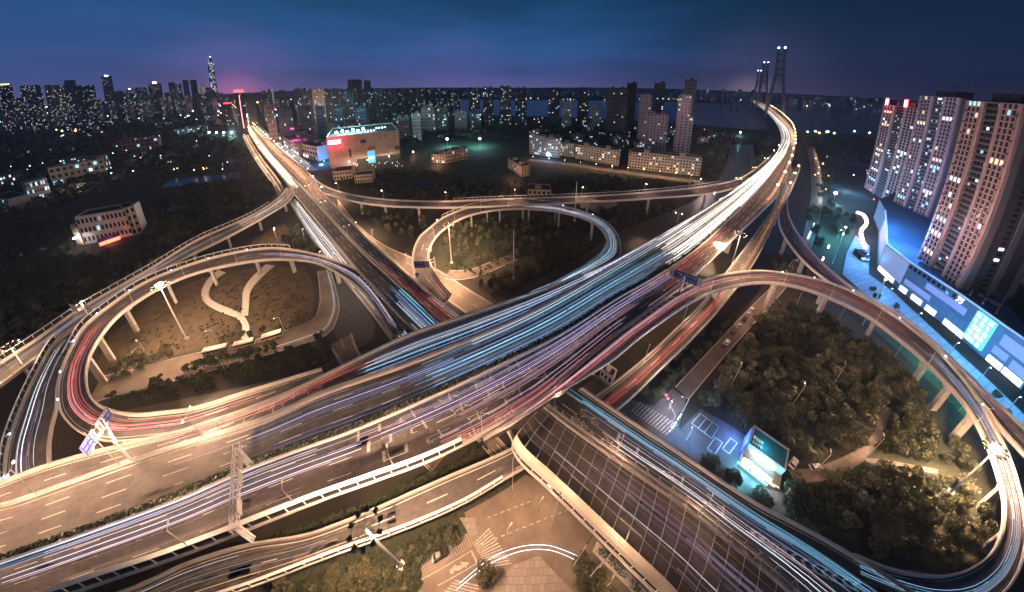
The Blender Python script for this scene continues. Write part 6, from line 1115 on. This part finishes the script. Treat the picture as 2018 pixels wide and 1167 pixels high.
    if scaff:
        mb = MB(); hh = scaff
        for i in range(9):
            for j in (0, 1): p_ = c + u * w * .46 * (i / 4 - 1) + n * dep * .45 * (2 * j - 1); mb.bar(Vector((p_.x, p_.y, z0 + h - 1)), Vector((p_.x, p_.y, z0 + h + hh)), .12)
        for k in range(6):
            for j in (0, 1): z = z0 + h + hh * (k + 1) / 6; p_ = c - u * w * .46 + n * dep * .45 * (2 * j - 1); q_ = c + u * w * .46 + n * dep * .45 * (2 * j - 1); mb.bar((p_.x, p_.y, z), (q_.x, q_.y, z), .1)
        mb.obj('roof_frame', DKST, t)
    return t, A, B, u, n, h
tall('nearest tall tower at right with beige ribs and a dark middle bay', (1807, 507), (1887, 569), (1972, 546), 205, 20, 32, 'pink', 9)
tall('middle tall tower at right with pinkish ribs, under a roof lattice', (1760, 398), (1826, 428), (1880, 425), 193, 20, 32, 'pink', 12, lit=.14)
T3 = tall('farthest of the tall right-hand towers, lilac with two red roof signs', (1706, 358), (1765, 398), (1790, 392), 214, 8, 32, 'pink', 0, lit=.2)
tall('tall tower partly beyond the right edge, grey side wall with balconies', (1985, 470), (2050, 520), (2090, 505), 150, 20, 36, 'pale', 10)
_, A, B, u, n, h = T3
for s, ch in ((.12, '汉'), (.66, '华')):
    c = A + u * (B - A).length * s + n * .6 + Vector((0, 0, h + 4)); t = thing('rooftop_sign', ('left' if s < .5 else 'right') + ' red-framed white character on the lilac tower roof', 'sign', c); mb = MB(); mb.box(c, u, 7, .4, c.z - 4.4, c.z + 4.4); mb.obj('frame', glow('red_frame', (1, .04, .08), 9), t); mb = MB(); mb.box(c + n * .25, u, 4.6, .2, c.z - 3.2, c.z + 3.2); mb.obj('face', E_WSIGN, t); text_part('character', ch, E_RED, c + n * .5, u, (0, 0, 1), 4.6, t)
light(None, tuple(A + n * 10 + u * 15 + Vector((0, 0, h + 6))), 12000, (1, .05, .1), 1).name = 'sign_fill_light'  # unseen red light added to strengthen the glow of the roof signs
# --- shopping podium
ZR = 20.
RP = [G(x, y, ZR) for x, y in ((1745, 415), (1748, 482), (1794, 518), (1890, 580), (1975, 640), (2060, 700))]
back = [RP[-1] + Vector((60, 40, 0)), RP[0] + Vector((110, 30, 0)), RP[0] + Vector((30, 18, 0))]
ring = RP + back
pod = thing('shopping_centre', 'blue-lit shopping podium with huge pale blank billboards below the tall towers', 'mall', (RP[2].x, RP[2].y, 0)); o = pod.matrix_basis.translation
mb = MB()
for a, b in zip(ring, ring[1:] + ring[:1]): mb.face([(a.x, a.y, 0), (b.x, b.y, 0), b, a])
mb.obj('wall', mat('podium_wall', (.10, .22, .38), .6, .15, .1), pod)
mb = MB(); [mb.face([ring[i] for i in tr]) for tr in geometry.tessellate_polygon([ring])]; mb.obj('roof', mat('podium_roof', (.05, .10, .17), .9, .2, .05), pod)
mb = MB()
for a, b in zip(RP, RP[1:]): mb.bar(a + Vector((0, 0, .4)), b + Vector((0, 0, .4)), .55, 4)
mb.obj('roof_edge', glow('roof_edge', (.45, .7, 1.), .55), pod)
for k in range(22):
    q = RP[2].lerp(RP[4], RU(.05, .95)); dq = Vector((q.x, q.y, 0)).normalized(); q = q + dq * RU(5, 38); ux = Vector((-dq.y, dq.x, 0)); mb = MB(); mb.box(q, ux, RU(1.5, 4), RU(1.2, 3), ZR + .02, ZR + RU(.8, 2.4)); mb.obj('roof_unit', WALL['grey'], pod)
for k in range(3): a_ = RP[3].lerp(RP[4], .2 + .3 * k); dq = Vector((a_.x, a_.y, 0)).normalized(); mb = MB(); mb.bar(a_ + dq * 6 + Vector((0, 0, .6)), a_ + dq * 34 + Vector((0, 0, .6)), .5, 4); mb.obj('roof_duct', STEEL, pod)
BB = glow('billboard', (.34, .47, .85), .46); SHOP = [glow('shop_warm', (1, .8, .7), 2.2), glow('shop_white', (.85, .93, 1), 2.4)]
def face(a, b, s0, s1, z0, z1, m, name, off=.3, rnd=0.):
    d = (b - a); d.z = 0; L = d.length; u = d.normalized(); n = Vector((u.y, -u.x, 0)); n = n if n.dot(Vector((-a.x, -a.y, 0))) > 0 else -n
    R = [Vector((a.x, a.y, 0)) + u * L * s + n * off + Vector((0, 0, z)) for s, z in ((s0, z0), (s1, z0), (s1, z1), (s0, z1))]; K = [p - n * (off + .1) for p in R]; mb = MB(); mb.prism(K, R); return mb.obj(name, m, pod)
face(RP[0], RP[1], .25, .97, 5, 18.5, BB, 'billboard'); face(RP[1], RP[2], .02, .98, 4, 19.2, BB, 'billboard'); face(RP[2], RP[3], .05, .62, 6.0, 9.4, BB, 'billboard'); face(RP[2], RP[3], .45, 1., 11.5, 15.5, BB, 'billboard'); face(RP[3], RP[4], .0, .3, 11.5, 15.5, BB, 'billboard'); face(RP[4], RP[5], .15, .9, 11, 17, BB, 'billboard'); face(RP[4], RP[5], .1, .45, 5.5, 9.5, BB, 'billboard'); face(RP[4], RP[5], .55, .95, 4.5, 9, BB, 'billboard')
for a, b, s0, s1, k in ((1, 2, .05, .75, 0), (2, 3, .02, .18, 1), (2, 3, .3, .52, 0), (2, 3, .62, .82, 1), (3, 4, .0, .32, 1), (3, 4, .34, .5, 0), (4, 5, .1, .45, 1), (4, 5, .5, .95, 1)): face(RP[a], RP[b], s0, s1, .4, 3.6, SHOP[k], 'shop_front', .45)
for k in range(14): face(RP[3] if k > 6 else RP[2], RP[4] if k > 6 else RP[3], (k % 7) * .14 + .02, (k % 7) * .14 + .12, 4.2, 5.6 if k < 7 else 8.5, glow('pod_window', (.1, .35, .55), .25), 'window', .12)
for k in range(10): face(RP[2], RP[3], k * .1 + .01, k * .1 + .08, 16.6, 19, GLSS, 'louvre', .15)
# cyan glazed stair block on the podium front
a, b = RP[3], RP[4]
for k in range(5): face(a, b, .52, .94, 2.5 + k * 3.4, 5.5 + k * 3.4, E_CYAN, 'glazed_bay', 1.2)
for k in range(5):
    for j in range(3):
        if RN() < .85: s = .55 + j * .125 + RU(0, .03); face(a, b, s, s + RU(.05, .09), 2.9 + k * 3.4, 5.1 + k * 3.4, SHOP[1], 'lit_pane', 1.35)
p = RP[3].lerp(RP[4], .05); text_part('red_logo', '万', E_WSIGN, Vector((p.x, p.y, 17.6)) + Vector((-.5, -.5, 0)), RP[4] - RP[3], (0, 0, 1), 3., pod)
for x, y, pw, c in ((1700, 520, 5000, (.12, .6, .9)), (1745, 590, 7500, (.12, .42, 1)), (1800, 640, 7500, (.12, .42, 1)), (1870, 700, 9000, (.12, .5, 1)), (1930, 750, 8500, (.1, .42, 1)), (1985, 810, 7500, (.12, .5, 1)), (1650, 470, 6000, (.12, .62, .5)), (1810, 720, 6000, (.12, .6, .62)), (1890, 810, 6000, (.12, .6, .62))):
    post_lamp('slim plaza lamp casting blue-green light before the podium', G(x, y), 8, (.6, -.4), pw, c, group='plaza lamps', m=E_COOL, lens=.25)
q = RP[1] + Vector((30, 25, 12)); light(None, tuple(q), 150000, (.1, .4, 1), 2).name = 'roof_fill_light'; q = RP[3] + Vector((25, 40, 16)); light(None, tuple(q), 120000, (.12, .35, 1), 2).name = 'roof_fill_light'  # unseen blue lights added to tint the podium roof, no fittings
q = (T3[1] + T3[2]) / 2 + T3[4] * 30; light(None, (q.x, q.y, 14), 80000, (.2, .55, 1), 2).name = 'courtyard_fill_light'  # unseen blue fill light added before the farthest tower
flood('added fill-light mast between the right loop and the plaza, washing the towers', (1700, 640), 30, 165000, (1, .58, .45), 'tower wash masts', E_WARM, .4, (295, 75, 95)); flood('added fill-light mast on the plaza lawn, washing the towers', (1640, 520), 30, 190000, (.95, .55, .6), 'tower wash masts', E_WARM, .4, (420, 150, 80))  # both masts are added to wash the tower fronts with light
# neon walk and kiosks on the plaza
mb = MB(); P = wpts([(1688, 418), (1702, 424), (1708, 440), (1697, 455), (1700, 475), (1706, 488)], 1.2, 3)
for a, b in zip(P, P[1:]): mb.bar(a, b, 1.5, 4)
tag(mb.obj('neon_walk', glow('neon_walk', (1, .72, .68), 4)), 'snaking white and red neon walkway on the plaza', 'neon walkway'); light(None, tuple(G(1700, 450, 8)), 9000, (1, .4, .4), 1).name = 'neon_fill_light'  # added pink light without a fixture above the walkway
t, *_ = block('kiosk', 'small black-roofed pavilion with white lit sides at the end of the neon walk', 'pavilion', G(1695, 514), G(1712, 517), 4, 9, 'dark', 1, 5, .9, wcol=(1, 2)); 
# petrol-station-like glowing kiosk
A = G(1447, 925); B = G(1530, 985); hk = 8.
A = G(1475, 876, 6.5); B = G(1547, 929, 6.5); t, A, B, u, n = block('convenience_store', 'teal-roofed convenience store with dazzling white front by the parking lot', 'shop', A, B, 6.5, 7.4, 'pale', par=.9, roofh=False)
o = t.matrix_basis.translation; mb = MB(); w = (B - A).length; c = (A + B) / 2 - n * 3.7; mb.box(c, u, w - .9, 6.5, 6.56, 6.62); mb.obj('roof_membrane', mat('roof_teal', (.03, .16, .2), .6, .2, .3), t)
F = lambda s, z, o_=.12: A + u * w * s + n * o_ + Vector((0, 0, z))
for s0, s1, z0, z1, m, nm in ((.16, .78, 4.2, 5.6, glow('store_sign', (.75, .98, 1), 12), 'lit_fascia'), (.05, .3, .4, 3.4, glow('store_front', (.9, .98, 1), 5), 'shop_front'), (.36, .7, .4, 2.8, glow('store_front', (.9, .98, 1), 5), 'shop_front'), (.74, .95, .6, 2.6, glow('store_red', (1, .3, .15), 2), 'red_counter')):
    q_ = 0 if nm == 'lit_fascia' else 2.6; mb = MB(); mb.prism([F(s0, z0, q_ - .1), F(s1, z0, q_ - .1), F(s1, z1, q_ - .1), F(s0, z1, q_ - .1)], [F(s0, z0, q_ + .5), F(s1, z0, q_ + .5), F(s1, z1, q_ + .5), F(s0, z1, q_ + .5)]); mb.obj(nm, m, t)
mb = MB(); mb.prism([F(0, 0, .1), F(1, 0, .1), F(1, 0, 2.5), F(0, 0, 2.5)], [F(0, 3.4, .1), F(1, 3.4, .1), F(1, 3.2, 2.5), F(0, 3.2, 2.5)]); mb.obj('front_hall', WALL['pale'], t); mb = MB(); mb.prism([F(-.02, 3.6, 0), F(.14, 3.6, 0), F(.14, 3.6, 3), F(-.02, 3.6, 3)], [F(-.02, 3.9, 0), F(.14, 3.9, 0), F(.14, 3.9, 3), F(-.02, 3.9, 3)]); mb.obj('awning', WALL['tan'], t); mb = MB(); mb.prism([F(.82, 3.2, 0), F(1.02, 3.2, 0), F(1.02, 3.2, 4), F(.82, 3.2, 4)], [F(.82, 3.5, 0), F(1.02, 3.5, 0), F(1.02, 3.5, 4), F(.82, 3.5, 4)]); mb.obj('awning', WALL['tan'], t)
mb = MB(); 
for k in range(5): mb.bar(F(-.05, .25 + k * .28, 4), F(.8, .25 + k * .28, 4), .05)
mb.obj('railing', STEEL, t)
for k in range(2):
    for j in range(4): mb = MB(); c = A + u * w * (.1 + .07 * j) - n * (1.6 + 1.8 * k); mb.box(c, u, .5, .8, 6.62, 7.3); mb.obj('roof_unit', WHST, t)
for s, pw, lc in ((.2, 7000, (.2, .75, 1)), (.6, 7000, (.2, .8, 1)), (.95, 900, (1, .35, .2))): light(t, F(s, 3, 4.6), pw * .7, lc, .4)
light(t, A - u * 3 - n * 2 + Vector((0, 0, 4)), 7000, (.12, .3, 1), .4); light(t, A + u * w * .4 - n * 2.5 + Vector((0, 0, 8.5)), 500, (.1, .7, .9), .4)
mb = MB(); mb.box(A - u * .35 - n * 3, n, 5.5, .3, 0, 7.2); mb.obj('blue_side_sign', glow('blue_side', (.12, .22, .95), .8), t)
post_lamp('blue-tinted lamp over the parking lot', G(1352, 868), 6, (1, 1), 6500, (.12, .45, 1), m=E_COOL, lens=.2); post_lamp('white lamp glaring on the side-street zebra crossing', G(1318, 806), 7, (-1.2, -.8), 3600, (.85, .8, 1), m=E_WHITE, lens=.25)
t = thing('led_board', 'slanted board of glowing colour strips at the side-street kerb', 'sign', G(1325, 842)); P0 = G(1342, 818); P1 = G(1316, 856); mb = MB()
for k in range(7): q = P0.lerp(P1, k / 7); r = P0.lerp(P1, (k + .7) / 7); mb = MB(); mb.bar((q.x, q.y, .8 + .2 * (k % 3)), (r.x, r.y, 1.6 + .2 * (k % 3)), .22, 4); mb.obj('light_strip', glow(['strip_a', 'strip_b'][k % 2], [(.4, .7, 1), (1, .9, 1)][k % 2], 4), t)
mb = MB(); P = [G(*q, 1.2) for q in ((1605, 440), (1592, 470))]; mb.bar(P[0], P[1], .5); tag(mb.obj('lit_hoarding', glow('hoard', (.5, .8, 1), 4)), 'short glowing strip lying in the trees beside the side street', 'light strip')
for x, y in ((1661, 464), (1632, 489), (1621, 513)): p = G(x, y, .1); mb = MB(); mb.bar(p, p + Vector((0, 0, 2.6)), .5, 6); tag(mb.obj('garden_light', glow('garden_white', (.85, 1, 1), 7)), 'stubby glowing lamp on the plaza lawn', 'lamp', 'lawn lamps')
# little blue and white marker lamps on ramp parapets
for rd, k, pts in ((rL1, 0, ((215, 612), (165, 662), (128, 724), (115, 783), (270, 570), (340, 540), (405, 515), (478, 497))), (rR1, 0, ((1550, 541), (1615, 556), (1685, 586), (1762, 628), (1850, 697), (1930, 788))), (rC1, 0, ((1025, 400), (1065, 402), (1110, 408), (925, 411), (1165, 424))), (rW2, 0, ((50, 838), (33, 922)))):
    for x, y in pts: p = rd.pos(rd.t_at(x, y), k, .3, 1.55); mb = MB(); mb.ball(p, .28); tag(mb.obj('marker_lamp', glow('marker', (.6, .75, 1), 14)), 'tiny bluish marker lamp on a ramp parapet', 'lamp', 'ramp marker lamps')
# ------------------------------------------------------------------ evening haze
def haze(d=.000118, R=5200., top=520.):
    m = bpy.data.materials.new('haze_air'); m.use_nodes = True; nt = m.node_tree; nt.nodes.clear(); o = nt.nodes.new('ShaderNodeOutputMaterial'); v = nt.nodes.new('ShaderNodeVolumePrincipled')
    v.inputs['Color'].default_value = (.66, .76, .95, 1); v.inputs['Density'].default_value = d; v.inputs['Anisotropy'].default_value = .2; nt.links.new(v.outputs[0], o.inputs['Volume'])
    mb = MB(); mb.prism([(-R, -1500, -1), (R, -1500, -1), (R, R, -1), (-R, R, -1)], [(-R, -1500, top), (R, -1500, top), (R, R, top), (-R, R, top)])
    tag(mb.obj('haze', m), kind='stuff')
haze()
SC.cycles.volume_bounces = 0; SC.cycles.volume_step_rate = 4
